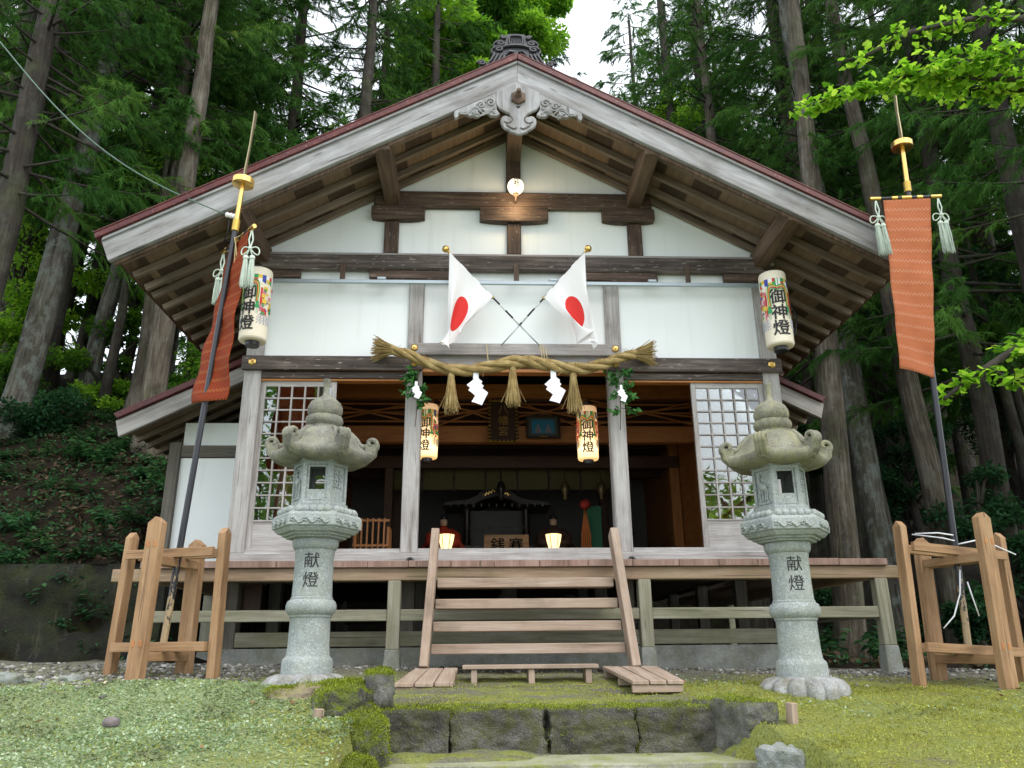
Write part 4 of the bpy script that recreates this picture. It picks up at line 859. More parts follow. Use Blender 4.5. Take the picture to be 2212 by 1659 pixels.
banner('long lit-toned orange brocade banner facing forward at the right of the hall', BR_R, (3.785, -1.455, 4.815), (4.295, -1.455, 4.85), (3.612, -1.5, 2.935), (3.98, -1.44, 2.865), .012, [((3.7, -1.46, 4.8), .5, .035), ((4.37, -1.46, 4.84), .5, .035)])
tr_ = MB()
tr_.tube([(3.87, -1.43, 1.36), (3.75, -1.4, 1.385), (3.62, -1.25, 1.4)], .0065, 6); tr_.tube([(3.87, -1.43, 1.31), (3.78, -1.4, 1.34), (3.62, -1.2, 1.4)], .0065, 6)
tr_.tube([(3.84, -1.48, 1.05), (3.79, -1.5, .85), (3.7, -1.5, .66), (3.6, -1.48, .56)], .0065, 6); tr_.tube([(3.91, -1.44, .95), (3.94, -1.43, .8), (3.97, -1.42, .66)], .0065, 6); tr_.tube([(3.9, -1.38, 1.28), (4.2, -1.3, 1.34), (4.5, -1.3, 1.2)], .0065, 6)
tag(tr_.build('white_rope', M_WHITE, None, True), 'white rope tied round the right banner pole inside its stand', 'rope')
# ================================================================== PAPER LANTERNS
PAINT = {k: plain('lantern paint '+k, c, .7, 0, .05) for k, c in dict(red=(.55, .03, .03), green=(.03, .3, .09), blue=(.04, .06, .35), yellow=(.7, .5, .06), pink=(.6, .2, .28), white=(.8, .8, .78), grey=(.4, .42, .5)).items()}
PAINT_L = {k: emis('lit lantern paint '+k, c, .12, c) for k, c in dict(red=(.5, .06, .03), green=(.06, .22, .05), blue=(.08, .06, .12), yellow=(.6, .35, .06), pink=(.5, .2, .15), white=(.8, .6, .35), grey=(.4, .3, .2)).items()}
def m_paper(lit):
    t = NT('lit lantern paper' if lit else 'lantern paper'); z = t.n('SeparateXYZ', i0=t.n('TexCoord').outputs['Object']); rib = t.math('SINE', t.math('MULTIPLY', z.outputs[2], 330.0))
    t.p(Base_Color=(.8, .74, .6), Roughness=.7); t.bump(rib, .25, .006)
    if lit:
        f = t.ramp(t.math('ADD', z.outputs[2], .0), [(.0, (1, .56, .18)), (.12, (1, .72, .33)), (.22, (1, .62, .24)), (.6, (1, .44, .14))])
        s_ = t.ramp(z.outputs[2], [(.0, .5), (.15, 1.0), (.33, .42), (.65, .2)]); t.p(Emission_Color=f, Emission_Strength=t.math('MULTIPLY', s_, 1.05))
    return t.m
PAP, PAP_L = m_paper(False), m_paper(True)
def paper_lantern(x, y, zb, zt, R, label, lit, turn=0.0, tilt=0.0):
    h = zt-zb; r = empty('paper_lantern', (x, y, zb), label, 'paper lantern', 'painted paper lanterns', (tilt, 0, turn)); PT = PAINT_L if lit else PAINT
    b = MB(); b.lathe([(R*.5, 0), (R*.94, .004), (R, .02)] + [(R*(1+.004*(k % 2)), .02+(h-.04)*k/40) for k in range(1, 40)] + [(R, h-.02), (R*.95, h-.004), (R*.5, h)], 48)
    b.build('shade', PAP_L if lit else PAP, r, True)
    MB().lathe([(R*.5, -.05), (R*.52, -.045), (R*.52, .003), (0, .003)], 24).build('base_ring', M_BLACK, r, True, sharp=.7); k = MB(); k.lathe([(R*.46, h-.002), (R*.46, h+.035), (R*.42, h+.04), (0, h+.04)], 24)
    k.build('top_ring', [M_BLACK], r, True, sharp=.7)
    hk = MB(); hk.tube([(0, 0, h+.03), (0, 0, h+.12)], .006, 6); hk.tube([(-.03, 0, h+.03), (-.03, 0, h+.07), (0, 0, h+.09), (.03, 0, h+.07), (.03, 0, h+.03)], .005, 5); hk.build('hook', M_BLACK, r)
    q = lambda th, z, e=.003: ((R+e)*math.cos(th-PI/2), (R+e)*math.sin(th-PI/2), z)
    keys = list(PT); d = MB()
    def patch(t0, t1, z0, z1, col, e=.002, sk=0.0, z0b=None, z1b=None):
        n = max(2, int(abs(t1-t0)/.12)); L = lambda a, b_, t: a+(b_-a)*t
        d.grid(n, 1, lambda u, v: q(L(t0, t1, u)+sk*v, L(L(z0, z0 if z0b is None else z0b, u), L(z1, z1 if z1b is None else z1b, u), v), e), keys.index(col))
    zt_ = h*.88; cyc = ['red', 'white', 'green', 'yellow', 'blue', 'white']
    for i in range(14):
        t0 = -2.1+i*.3; patch(t0, t0+.3, zt_-.045, zt_, cyc[i % 6]); patch(t0, t0+.3, zt_-.075, zt_-.045, cyc[(i*5+2) % 6], z0b=zt_-.1)
    patch(-.12, .12, zt_-.13, zt_, 'green', .003); patch(-.05, .05, zt_-.13, zt_, 'white', .0045)
    def arc(t0, z0, t1, z1, bulge, col, wd=.009, e=.005):
        pts = [q(t0+(t1-t0)*t+bulge*.3*math.sin(PI*t), z0+(z1-z0)*t+abs(bulge)*.12*math.sin(PI*t), e) for t in np.linspace(0, 1, 12)]; d.tube(pts, wd*.6, 5, mi=keys.index(col))
    for e in (-1, 1):
        for j, col in enumerate(('green', 'yellow', 'red', 'green')): arc(0, zt_-.1-.015*j, e*(.72-.05*j), h*.5, e*(1.0-.08*j), col)
        patch(e*.6, e*.82, h*.45, h*.5, 'green', .004); patch(e*.52, e*.9, h*.41, h*.45, 'green', .004)
        for j in range(5): patch(e*(.62+.05*j), e*(.645+.05*j), h*.33, h*.41, 'green' if j % 2 else 'white', .004)
        patch(e*.86, e*1.02, h*.36, h*.7, 'red', .003, z0b=h*.42); patch(e*1.05, e*1.14, h*.3, h*.6, 'red', .003, z0b=h*.36)
        for i in range(26):
            th, zz = e*random.uniform(.95, 2.0), random.uniform(h*.35, h*.72); s_ = random.uniform(.012, .03); c_ = random.choice(['pink', 'red', 'yellow', 'pink', 'green', 'blue', 'red'])
            pts = [q(th+s_/R*math.cos(a)*(1+.25*math.cos(5*a)), zz+s_*math.sin(a)*(1+.25*math.cos(5*a)), .003+.0004*i) for a in np.linspace(0, 2*PI, 15)[:-1]]; d.add(pts, [tuple(range(14))], None, keys.index(c_))
        for j in range(4):
            for w_ in range(3): arc(e*(.75+.28*j), h*(.2+.04*w_), e*(1.0+.28*j), h*(.2+.04*w_), e*.4, 'grey', .006, .003)
    d.build('painting', [PT[k2] for k2 in keys], r)
    for k2, ch in enumerate('御神燈'):
        zc = h*(.61-.21*k2); text_on('lettering', ch, h*.215, M_INK, r, lambda a, b_, c, zc=zc: q(a/R, zc+b_, .006+max(0, c)), h*.0042, .001, 2)
    return r
paper_lantern(-2.84, -.5, 3.56, 4.4, .145, 'unlit painted paper lantern at the left front corner behind the dark banner', False, -.35)
paper_lantern(2.9, -.5, 3.54, 4.42, .148, 'unlit painted paper lantern at the right corner of the front wall', False, -.12)
paper_lantern(-1.02, .6, 2.55, 3.2, .122, 'glowing painted paper lantern inside, beside the left open post', True, -.25)
paper_lantern(.88, .6, 2.53, 3.18, .122, 'glowing painted paper lantern inside, beside the right open post', True, -.1)
# round lit globe over the gable beam
gl = empty('globe_lamp', (.018, -.2, 5.73), 'lit round globe lamp in the middle of the gable', 'lamp')
MB().lathe([(0, -.1)]+[(.1*math.cos(a), .1*math.sin(a)) for a in np.linspace(-1.45, 1.45, 20)]+[(0, .1)], 32).build('globe', emis('lit globe glass', (1, .86, .62), .85), gl, True)
gb = MB(); gb.lathe([(.03, -.125), (.035, -.12), (.035, -.095)], 16); gb.tube([(0, 0, -.12), (0, .05, -.15), (0, .12, -.15)], .012, 8); gb.build('bracket', W_BEAM, gl)
for ch, zc in (('神', .045), ('社', -.025)): text_on('lettering', ch, .075, M_INK, gl, lambda a, b_, c, zc=zc: (a+.008, -math.sqrt(max(0, .0121-(a+.008)**2-(zc+b_-.0)**2))-.002, zc+b_), 0.0024, .0005, 2)
pl_ = bpy.data.lights.new('globe_light', 'POINT'); pl_.energy = 5; pl_.color = (1, .72, .4); pl_.shadow_soft_size = .07; po = bpy.data.objects.new('globe_light', pl_); link(po, gl); po.location = (0, -.06, -.2)
# ================================================================== FLAGS
def m_flag():
    t = NT('white flag cloth with red disc'); s = t.n('SeparateXYZ', i0=t.n('TexCoord').outputs['UV'])
    dx = t.math('MULTIPLY', t.math('SUBTRACT', s.outputs[0], .56), 1.0); dy = t.math('MULTIPLY', t.math('SUBTRACT', s.outputs[1], .5), 1.45)
    dd = t.math('SQRT', t.math('ADD', t.math('MULTIPLY', dx, dx), t.math('MULTIPLY', dy, dy))); f = t.math('LESS_THAN', dd, .24)
    c = t.mix(f, (.86, .86, .87), (.72, .035, .03)); t.p(Base_Color=c, Roughness=.8)
    tr = t.n('BsdfTranslucent', Color=c); mx = t.n('MixShader', Fac=.25, i1=t.b.outputs[0], i2=tr.outputs[0]); t.t.links.new(mx.outputs[0], t.out.inputs[0]); return t.m
M_FLAG = m_flag()
def m_bands():
    t = NT('black and white banded pole'); z = t.n('SeparateXYZ', i0=t.n('TexCoord').outputs['UV']); f = t.math('GREATER_THAN', t.math('FRACT', t.math('MULTIPLY', z.outputs[0], 4.6)), .56)
    t.p(Base_Color=t.mix(f, (.015, .016, .03), (.78, .8, .82)), Roughness=.4); return t.m
M_BAND = m_bands()
def flag(ball, foot, s, label, y_off):
    ball, foot = Vector(ball), Vector(foot); r = empty('national_flag', foot, label, 'flag', 'pair of crossed flags'); ax = (foot-ball).normalized(); L = (foot-ball).length
    m = MB(); m.tube([ball+ax*.04-foot, (foot-foot)-ax*.32], .0105, 10)
    m.build('pole', M_BAND, r, True); MB().tube([-ax*.32, Vector((0, 0, 0))], .008, 8).build('lower_pole', M_STEEL, r, True)
    b = MB(); b.lathe([(0, -.042)]+[(.042*math.cos(a), .042*math.sin(a)) for a in np.linspace(-1.4, 1.4, 14)]+[(0, .042)], 20, M=Matrix.Translation(ball-foot)); b.tube([ball-foot, ball-foot+ax*.07], .016, 8); b.build('finial', M_GOLD, r, True)
    p_top, p_bot = ball+ax*.06, ball+ax*.78
    e_top = ball+Vector((-.005*s, -.02, -1.26)); e_bot = ball+Vector((.13*s, .05, -1.06))
    def fn(u, v):                 # u: 0 hoist .. 1 fly, v: 1 top edge .. 0 bottom edge
        a = p_top.lerp(p_bot, 1-v); e = e_top.lerp(e_bot, 1-v); p = a.lerp(e, u)
        fold = u**.8; ph = (1-v)*9.0
        p += Vector(((.05 if s > 0 else .085)*fold*math.sin(ph+(1.0 if s > 0 else 2.6))*s*.9, -.085*fold*math.sin(ph)-.02, 0)); 
        p += Vector((s*.02*math.sin(PI*u)*(1-v), 0, -.01*math.sin(PI*u)*(1-v)))
        if u > .82: p += Vector((.05*((u-.82)/.18)**2*math.sin(v*6+1), -.03*((u-.82)/.18)**2, .02*math.sin(v*12)*((u-.82)/.18)))
        return p-foot
    o = MB().grid(50, 40, fn).build('cloth', M_FLAG, r, True)
    k = MB(); k.lathe([(.02, -.012), (.022, 0), (.02, .012)], 8, M=Matrix.Translation(p_bot-foot)); k.build('cord_knot', M_ROPE, r); return r
flag((-.803, -.35, 4.788), (.275, -.1, 3.70), 1, 'white flag with a broad red disc, its pole leaning up to the left', 0)
flag((.84, -.37, 4.803), (-.162, -.1, 3.70), -1, 'white flag folded so its red disc shows narrow, pole leaning up to the right', 0)
# ================================================================== STRAW ROPE AND WHAT HANGS FROM IT
rp = empty('straw_rope', (0, -.2, 3.4), 'thick twisted straw rope with frayed ends hung across the open bay', 'straw rope')
ctrl = [(-1.4, 3.605), (-1.17, 3.53), (-.9, 3.41), (-.6, 3.358), (-.3, 3.4), (0, 3.468), (.25, 3.45), (.5, 3.4), (.75, 3.39), (1.0, 3.45), (1.18, 3.525), (1.36, 3.565)]
def cr_spline(c, n=9):
    out = []
    for i in range(len(c)-1):
        p0, p1, p2, p3 = (Vector(c[max(0, min(len(c)-1, i+k))]) for k in (-1, 0, 1, 2))
        for t in np.linspace(0, 1, n, endpoint=False): out.append(.5*((2*p1)+(p2-p0)*t+(2*p0-5*p1+4*p2-p3)*t*t+(3*p1-p0-3*p2+p3)*t**3))
    return out+[Vector(c[-1])]
cen = cr_spline(ctrl); m = MB(); N_ = len(cen)
rad = lambda i: .039+.012*math.sin(PI*i/(N_-1))
for k in range(3):
    pts = []
    for i, p in enumerate(cen):
        a = i*.24+k*2*PI/3; rr = rad(i)*.72; pts.append((p.x, rr*math.cos(a), p.y-3.4+rr*math.sin(a)))
    m.tube(pts, [rad(i)*.78 for i in range(N_)], 10)
ob = m.build('strands', M_STRAW, rp, True)
wr = MB()
for i in range(3, N_-3, 1):
    p = cen[i]; R_ = rad(i)*1.42; tw = random.uniform(-.04, .04)
    if random.random() < .75: wr.tube([(p.x+tw*math.cos(a), R_*math.cos(a), p.y-3.4+R_*math.sin(a)) for a in np.linspace(random.uniform(-2.4, 0), random.uniform(.5, 3), 7)], .0035, 4)
    if random.random() < .5:
        a = random.uniform(-2, 3.5); b_ = a+random.uniform(-.5, .5); l = random.uniform(1.2, 1.8); wr.tube([(p.x, -R_*abs(math.cos(a)), p.y-3.4+R_*math.sin(a)), (p.x+random.uniform(-.06, .06), -R_*l*abs(math.cos(b_)), p.y-3.4+R_*l*math.sin(b_))], .0025, 4)
wr.build('loose_straw', M_STRAW, rp)
def fray(p, d, n=150, ln=.24, sp=.42):
    m = MB(); p = Vector(p); d = Vector(d).normalized()
    for _ in range(n):
        o_ = Vector((random.gauss(0, 1), random.gauss(0, 1), random.gauss(0, 1))); o_ -= d*o_.dot(d); o_ = o_.normalized()*random.random()**.5
        l = ln*random.uniform(.75, 1.05); m.tube([p+o_*.045, p+d*l*.5+o_*(.05+sp*.1), p+d*l+o_*(.05+sp*.26)], [.0055, .005, .0035], 4, cap=False)
    return m
fray((-1.36, 0, .2), (-1, 0, .08)).build('frayed_end', M_STRAW, rp); fray((1.33, 0, .163), (1, 0, .06)).build('frayed_end', M_STRAW, rp)
for x, z0, z1 in ((-.31, 3.44, 3.72), (.3, 3.44, 3.72), (.33, 3.44, 3.7), (.36, 3.44, 3.68)): MB().tube([(x, .02, z0-3.4), (x-.02, .1, z1-3.4)], .005, 5).build('hanging_cord', M_ROPE, rp)
def straw_tassel(x, z, label, L=.44):
    r = empty('straw_tassel', (x, -.2, z), label, 'straw tassel', 'straw tassels under the rope')
    h = MB(); h.lathe([(.018, .04), (.036, .015), (.04, -.02), (.03, -.05), (.032, -.06), (.036, -.1), (.03, -.12)], 14, rf=lambda t, i: 1+.06*math.sin(t*7)); h.build('binding', M_STRAW, r, True)
    s = MB()
    for _ in range(130):
        a = random.uniform(0, 2*PI); q = random.random()**.5; l = L*random.uniform(.86, 1.03)
        s.tube([(.03*q*math.cos(a), .03*q*math.sin(a), -.02), (.045*q*math.cos(a), .045*q*math.sin(a), -.14), (.085*q*math.cos(a)+random.uniform(-.008, .008), .08*q*math.sin(a), -l)], [.005, .0055, .004], 4, cap=False)
    for _ in range(2): s.tube([(0, 0, -.1), (random.choice((-.13, .13))*random.uniform(.8, 1.1), 0, -.4)], .003, 4)
    s.build('strands', M_STRAW, r)
straw_tassel(-.72, 3.31, 'straw tassel hanging nearest the left open post'); straw_tassel(-.04, 3.39, 'straw tassel hanging at the middle of the rope, before the plaque'); straw_tassel(.635, 3.315, 'straw tassel hanging nearest the right open post')
def shide_geo(m, sc=1.0):
    def quad(a, b_, c, d): 
        n = 3; m.grid(n, n, lambda u, v: tuple((Vector(a).lerp(Vector(b_), u)).lerp(Vector(d).lerp(Vector(c), u), v)+Vector((0, -.008*math.sin(u*PI), 0))*sc))
    S_ = lambda *p: tuple((Vector((x, y, z))*sc) for x, y, z in p)
    quad(*S_((-.03, 0, 0), (.03, 0, 0), (.03, -.006, -.1), (-.03, -.006, -.1)))
    quad(*S_((-.0, -.006, -.08), (.07, -.03, -.13), (-.02, -.02, -.25), (-.1, -.0, -.17)))
    quad(*S_((.0, -.02, -.12), (.085, -.03, -.18), (.0, -.035, -.31), (-.085, -.02, -.235)))
    quad(*S_((.05, -.03, -.2), (.13, -.04, -.26), (.06, -.05, -.41), (-.05, -.035, -.37)))
    quad(*S_((.03, .01, -.08), (.07, .035, -.12), (.06, .03, -.2), (.02, .01, -.16)))
def shide(x, z, label, turn):
    m = MB(); shide_geo(m); o = m.build('paper_streamer', M_WHITE, None, False, 0, (x, -.21, z), (0, 0, turn)); so_ = o.modifiers.new('t', 'SOLIDIFY'); so_.thickness = .0012
    tag(o, label, 'paper streamer', 'zigzag paper streamers')
shide(-.449, 3.35, 'white zigzag paper streamer between the left and middle straw tassels', .15); shide(.412, 3.37, 'white zigzag paper streamer between the middle and right straw tassels', -.1)
def leafpoly(p, d, up, L, W, curl=.15):
    d = d.normalized(); s_ = d.cross(up).normalized(); n = s_.cross(d)
    return [p, p+d*L*.3+s_*W*.5+n*curl*L*.1, p+d*L*.65+s_*W*.42, p+d*L-n*curl*L, p+d*L*.65-s_*W*.42, p+d*L*.3-s_*W*.5+n*curl*L*.1]
def sakaki(x, z, spread, label):
    r = empty('evergreen_sprig', (x, -.12, z), label, 'sprig', 'evergreen sprigs on the open posts'); V_, R_ = [], []; tw = MB()
    for b in range(14):
        side = random.choice((-1, 1)); y0 = -random.uniform(-.25, .2); p0 = Vector((0, 0, y0)); tip = p0+Vector((side*random.uniform(.04, .13 if y0 > -.1 else spread), random.uniform(-.09, -.01), random.uniform(-.1, .08)))
        tw.tube([p0, tip], .004, 4)
        for k in range(13):
            q = p0.lerp(tip, random.uniform(.2, 1.1))+Vector((random.uniform(-.02, .02), random.uniform(-.03, .01), random.uniform(-.02, .02)))
            V_.append(leafpoly(q, Vector((side*random.uniform(-.3, 1), random.uniform(-.8, .2), random.uniform(-1, .5))), Vector((random.uniform(-.5, .5), -1, random.uniform(-.2, .8))), random.uniform(.05, .08), random.uniform(.026, .036))); R_.append(random.random())
    tw.tube([(0, .01, .27), (.01, 0, 0), (0, 0, -.3), (-.01, 0, -.42)], .005, 5); tw.build('twig', W_BEAM, r)
    V = [tuple(v) for l in V_ for v in l]; o = bpy.data.objects.new('leaves', fast_mesh('leaves', V, np.arange(len(V)).reshape(-1, 6), L_SAK, R_)); link(o, r)
    m = MB(); shide_geo(m, .5); o = m.build('paper_streamer', M_WHITE, r, False, 0, (.0, -.13, .06), (0, 0, .2))
sakaki(-1.1, 3.15, .16, 'evergreen sprig with white paper tied to the left open post'); sakaki(1.155, 3.12, .3, 'wide evergreen sprig with white paper tied to the right open post')

# ================================================================== INSIDE THE HALL
pq = empty('name_plaque', (-.06, 2.52, 3.28), 'dark wooden name plaque with gilt frame and three gold characters on the inner beam', 'plaque', None, (-.16, 0, 0))
MB().box(-.18, .18, 0, .04, 0, .62).build('board', plain('dark plaque board', (.05, .028, .02), .5), pq, False, .004)
m = MB()
for a in ((-.215, -.18, -.03, .65), (.18, .215, -.03, .65)): m.box(a[0], a[1], -.015, .045, a[2], a[3])
for a in ((-.03, .0), (.62, .65)): m.box(-.18, .18, -.015, .045, *a)
m.build('frame', M_GILT, pq, False, .004)
m = MB()
for k in range(11):
    for e in (-1, 1): m.box(e*.1975-.02, e*.1975+.02, -.022, -.016, .02+k*.058-.016, .02+k*.058+.008)
for k in range(6): m.box(-.16+k*.06, -.13+k*.06, -.022, -.016, -.025, -.005); m.box(-.16+k*.06, -.13+k*.06, -.022, -.016, .628, .646)
m.build('frame_carving', M_BLACK, pq)
GOLDINK = plain('gold lettering', (.5, .34, .1), .4, .5)
for ch, zc in zip('八幡宮', (.48, .3, .13)): text_on('lettering', ch, .16, GOLDINK, pq, lambda a, b_, c, zc=zc: (a, -.004-c, zc+b_), -.001, .002)
pf = empty('framed_picture', (.52, 2.55, 3.32), 'framed blue picture of two seated robed figures beside the name plaque', 'picture', None, (-.14, 0, 0))
m = MB(); m.box(-.25, -.21, -.01, .03, 0, .36); m.box(.21, .25, -.01, .03, 0, .36); m.box(-.21, .21, -.01, .03, 0, .035); m.box(-.21, .21, -.01, .03, .325, .36); m.build('frame', plain('dark frame', (.04, .03, .025), .4), pf, False, .004)
MB().box(-.21, .21, .005, .02, .035, .325).build('mount', plain('grey green mount', (.07, .085, .075), .6), pf)
MB().box(-.165, .165, .0, .004, .075, .29).build('print', plain('blue print', (.03, .2, .34), .4, 0, .1), pf)
m = MB()
for cx_, w_ in ((-.075, .05), (.075, .055)): m.prism([(cx_-w_, .085), (cx_+w_, .085), (cx_+w_*.45, .16), (cx_+.015, .185), (cx_+.012, .215), (cx_-.012, .215), (cx_-.015, .185), (cx_-w_*.45, .16)], -.003, -.001)
m.build('robed_figures', plain('muted robes', (.2, .2, .22), .6, 0, .6, 40), pf)
m = MB().box(-.06, .06, -.012, -.008, .012, .024); m.build('caption_plate', M_GILT, pf)
ob_ = empty('offering_box', (0, 3.3, 1.4), 'wooden offering box lettered in black facing the steps', 'offering box')
m = MB(); m.box(-.33, .33, 0, .04, .0, .64); m.box(-.33, .33, .5, .54, .0, .6); m.box(-.33, -.29, .04, .5, 0, .6); m.box(.29, .33, .04, .5, 0, .6); m.build('body', W_NEW, ob_, False, .004)
m = MB()
for k in range(7): m.box(-.28, .28, .07+.065*k, .1+.065*k, .56, .6)
m.build('slat', W_NEW, ob_, False, .002)
for ch, xx in (('銭', -.13), ('賽', .14)): text_on('lettering', ch, .22, M_INK, ob_, lambda a, b_, c, xx=xx: (a+xx, -.003-c, .47+b_), .003, .002)
def floor_lamp(x, label):
    r = empty('floor_lamp', (x, 3.0, 1.4), label, 'lamp', 'lit lamps on the hall floor')
    MB().lathe([(.085, .34), (.07, .36), (.078, .42), (.1, .5), (.115, .585), (.112, .6)], 6).build('shade', emis('lit lamp paper', (1, .66, .28), 1.3, (.8, .7, .5)), r)
    m = MB(); m.lathe([(.12, .0), (.12, .03), (.03, .05), (.025, .3), (.09, .33), (.09, .345)], 12)
    for k in range(6): m.tube([(f*math.cos(k*PI/3), f*math.sin(k*PI/3), z) for f, z in ((.088, .34), (.073, .365), (.081, .42), (.103, .5), (.119, .6))], .006, 4)
    m.build('stand', M_BLACK, r)
floor_lamp(-.875, 'small lit paper lamp on the floor left of the offering box'); floor_lamp(.67, 'small lit paper lamp on the floor right of the offering box')
def figure(x, label, robe, lit):
    r = empty('seated_statue', (x, 3.7, 1.4), label, 'statue', 'robed guardian statues')
    MB().lathe([(.3, 0), (.3, .32), (.27, .36)], 4, M=Matrix.Rotation(PI/4, 4, 'Z')).build('plinth', M_BLACK, r)
    b = MB(); b.lathe([(.2, .36), (.23, .42), (.19, .55), (.145, .68), (.125, .76), (.06, .8), (.045, .83)], 20, rf=lambda t, i: 1+.12*math.cos(2*t))
    for e in (-1, 1): b.tube([(e*.1, 0, .76), (e*.2, -.03, .66), (e*.2, -.1, .56), (e*.06, -.17, .55)], [.05, .075, .085, .05], 10)
    for e in (-1, 1): b.add([(e*.16, -.02, .72), (e*.34, .02, .5), (e*.3, .0, .42), (e*.18, -.06, .5)], [(0, 1, 2, 3)])
    b.build('robe', robe, r, True)
    h = MB(); h.lathe([(.03, .82), (.052, .85), (.058, .89), (.05, .935), (.02, .96), (0, .962)], 16); h.tube([(0, -.055, .9), (0, -.068, .885)], .01, 6); h.build('head', plain('painted face', (.45, .32, .24), .6), r, True)
    c = MB(); c.lathe([(.056, .925), (.06, .95), (.045, .98), (.02, .99)], 14); c.tube([(0, .03, .97), (0, .04, 1.06), (0, .03, 1.11)], [.018, .016, .008], 6); c.build('cap', M_BLACK, r, True)
figure(-.95, 'red robed seated statue on the left inside the hall', plain('red robe', (.4, .04, .02), .6), 1); figure(.74, 'seated statue on the right inside, its red robe coloured dark for shade', plain('shade-toned red robe', (.05, .03, .025), .6), 0)  # right robe coloured dark to carry the shade on red cloth
al = empty('altar', (-.1, 5.2, 1.4), 'dark carved altar shrine with curved gable at the back of the hall', 'altar'); DK = plain('dark carved wood', (.03, .02, .016), .35)
m = MB(); m.box(-.85, .85, 0, .9, 0, .55); m.box(-.62, .62, .1, .9, .56, .75); m.build('platform', DK, al, False, .01)
for e in (-1, 1): MB().lathe([(.07, .75), (.06, .8), (.06, 1.35), (.075, 1.4)], 12, c=(e*.52, .2)).build('column', DK, al, True)
m = MB(); m.box(-.5, .5, .5, .55, .75, 1.4); m.build('doors', plain('dark gilt doors', (.035, .03, .022), .4), al)
m = MB(); rf_ = [(-.95, 1.4), (-.9, 1.47), (-.5, 1.52), (-.35, 1.58), (-.22, 1.72), (0, 1.8), (.22, 1.72), (.35, 1.58), (.5, 1.52), (.9, 1.47), (.95, 1.4), (.4, 1.42), (.25, 1.5), (0, 1.56), (-.25, 1.5), (-.4, 1.42)]; m.prism(rf_, -.05, .9); m.build('roof', DK, al, False, .01)
CARV = plain('tarnished silver carving', (.3, .3, .28), .4, .5)
for k in range(13): MB().tube([(-.8+k*.133, -.06, 1.38), (-.8+k*.133, -.06, 1.43)], .012, 5).build('eave_peg', CARV, al)
for s in (-1, 1):
    for k in range(5): MB().tube([(s*(.08+.09*k+.03*math.cos(a)), -.06, 1.0+.03*math.sin(a)) for a in np.linspace(0, 5, 10)], .008, 4).build('scroll_carving', CARV, al)
    MB().lathe([(0, .85), (.03, .8), (0, .68)], 8, c=(s*.42, -.02)).build('hanging_ornament', CARV, al)
m = MB()
for s in (-1, 1):
    for k in range(4): m.tube([(s*(.03+.06*k), -.07, 1.64-.02*k), (s*(.08+.05*k), -.075, 1.67-.025*k), (s*(.1+.05*k), -.07, 1.61-.02*k)], .012, 5)
m.build('gilt_crest', M_GOLD, al)
cu = empty('gold_curtain', (0, 4.9, 3.05), 'short olive gold curtain in dark frames across the inner hall', 'curtain')
m = MB(); F_ = MB()
for k in range(7):
    x0 = -1.9+k*.545; m.grid(8, 6, lambda u, v, x0=x0: (x0+.5*u, .012*math.sin(u*22), -.02+.36*v))
    F_.box(x0-.03, x0-.005, -.02, .02, -.05, .38)
m.build('cloth', plain('olive gold cloth', (.1, .085, .015), .6, 0, .3, 14), cu, True); F_.box(-1.93, 1.95, -.025, .025, .382, .43); F_.build('frame', W_DARKINT, cu)
for k in range(4):
    x = (-1.55, -.05, 1.0, 1.6)[k]; o = MB(); o.lathe([(.01, .5), (.012, .3), (.05, .28), (.075, .2), (.06, .1), (.03, .06), (.05, .0), (0, -.02)], 8); o = o.build('hanging_lantern', M_BLACK if k in (0, 1) else plain('dim brass', (.2, .16, .08), .4, .6), None, True, 0, (x, 4.3, 2.75)); tag(o, ['dark hanging lantern inside, first from the left before the gold curtain', 'dark hanging lantern inside, second from the left before the gold curtain', 'dim brass hanging lantern inside, third from the left', 'dim brass hanging lantern inside, nearest the right inner post'][k], 'lantern', 'hanging lanterns before the curtain')
br = empty('bell_rope', (1.2, 3.4, 1.45), 'hanging cords of orange and red cloth against a green strip on the right inside', 'cord')
m = MB()
for k in range(5): m.tube([(0, 0, 1.0), (-.06+.03*k, 0, .6), (-.075+.038*k, 0, 0)], .012, 6)
m.build('strips', plain('orange cloth strip', (.5, .16, .04), .7), br); m = MB(); m.grid(4, 4, lambda u, v: (-.02+.28*u, .12, .05+1.0*v)); m.build('green_strip', plain('green cloth', (.02, .14, .07), .7), br)
m = MB(); m.lathe([(0, 1.14), (.06, 1.11), (.085, 1.05), (.06, 1.0), (0, .98)], 12); m.build('knot', plain('red knot', (.4, .03, .02), .6), br, True)
rk = empty('wooden_rack', (-1.75, 1.5, 1.4), 'small slatted wooden rack standing inside behind the left opening', 'rack')
m = MB()
for k in range(6): m.box(-.2+k*.07, -.18+k*.07, 0, .02, .02, .6)
for z in (.0, .25, .56): m.box(-.23, .22, .021, .05, z, z+.03)
m.box(-.23, -.2, .06, .35, 0, .5); m.box(.19, .22, .06, .35, 0, .5); m.build('slats', W_INT, rk)
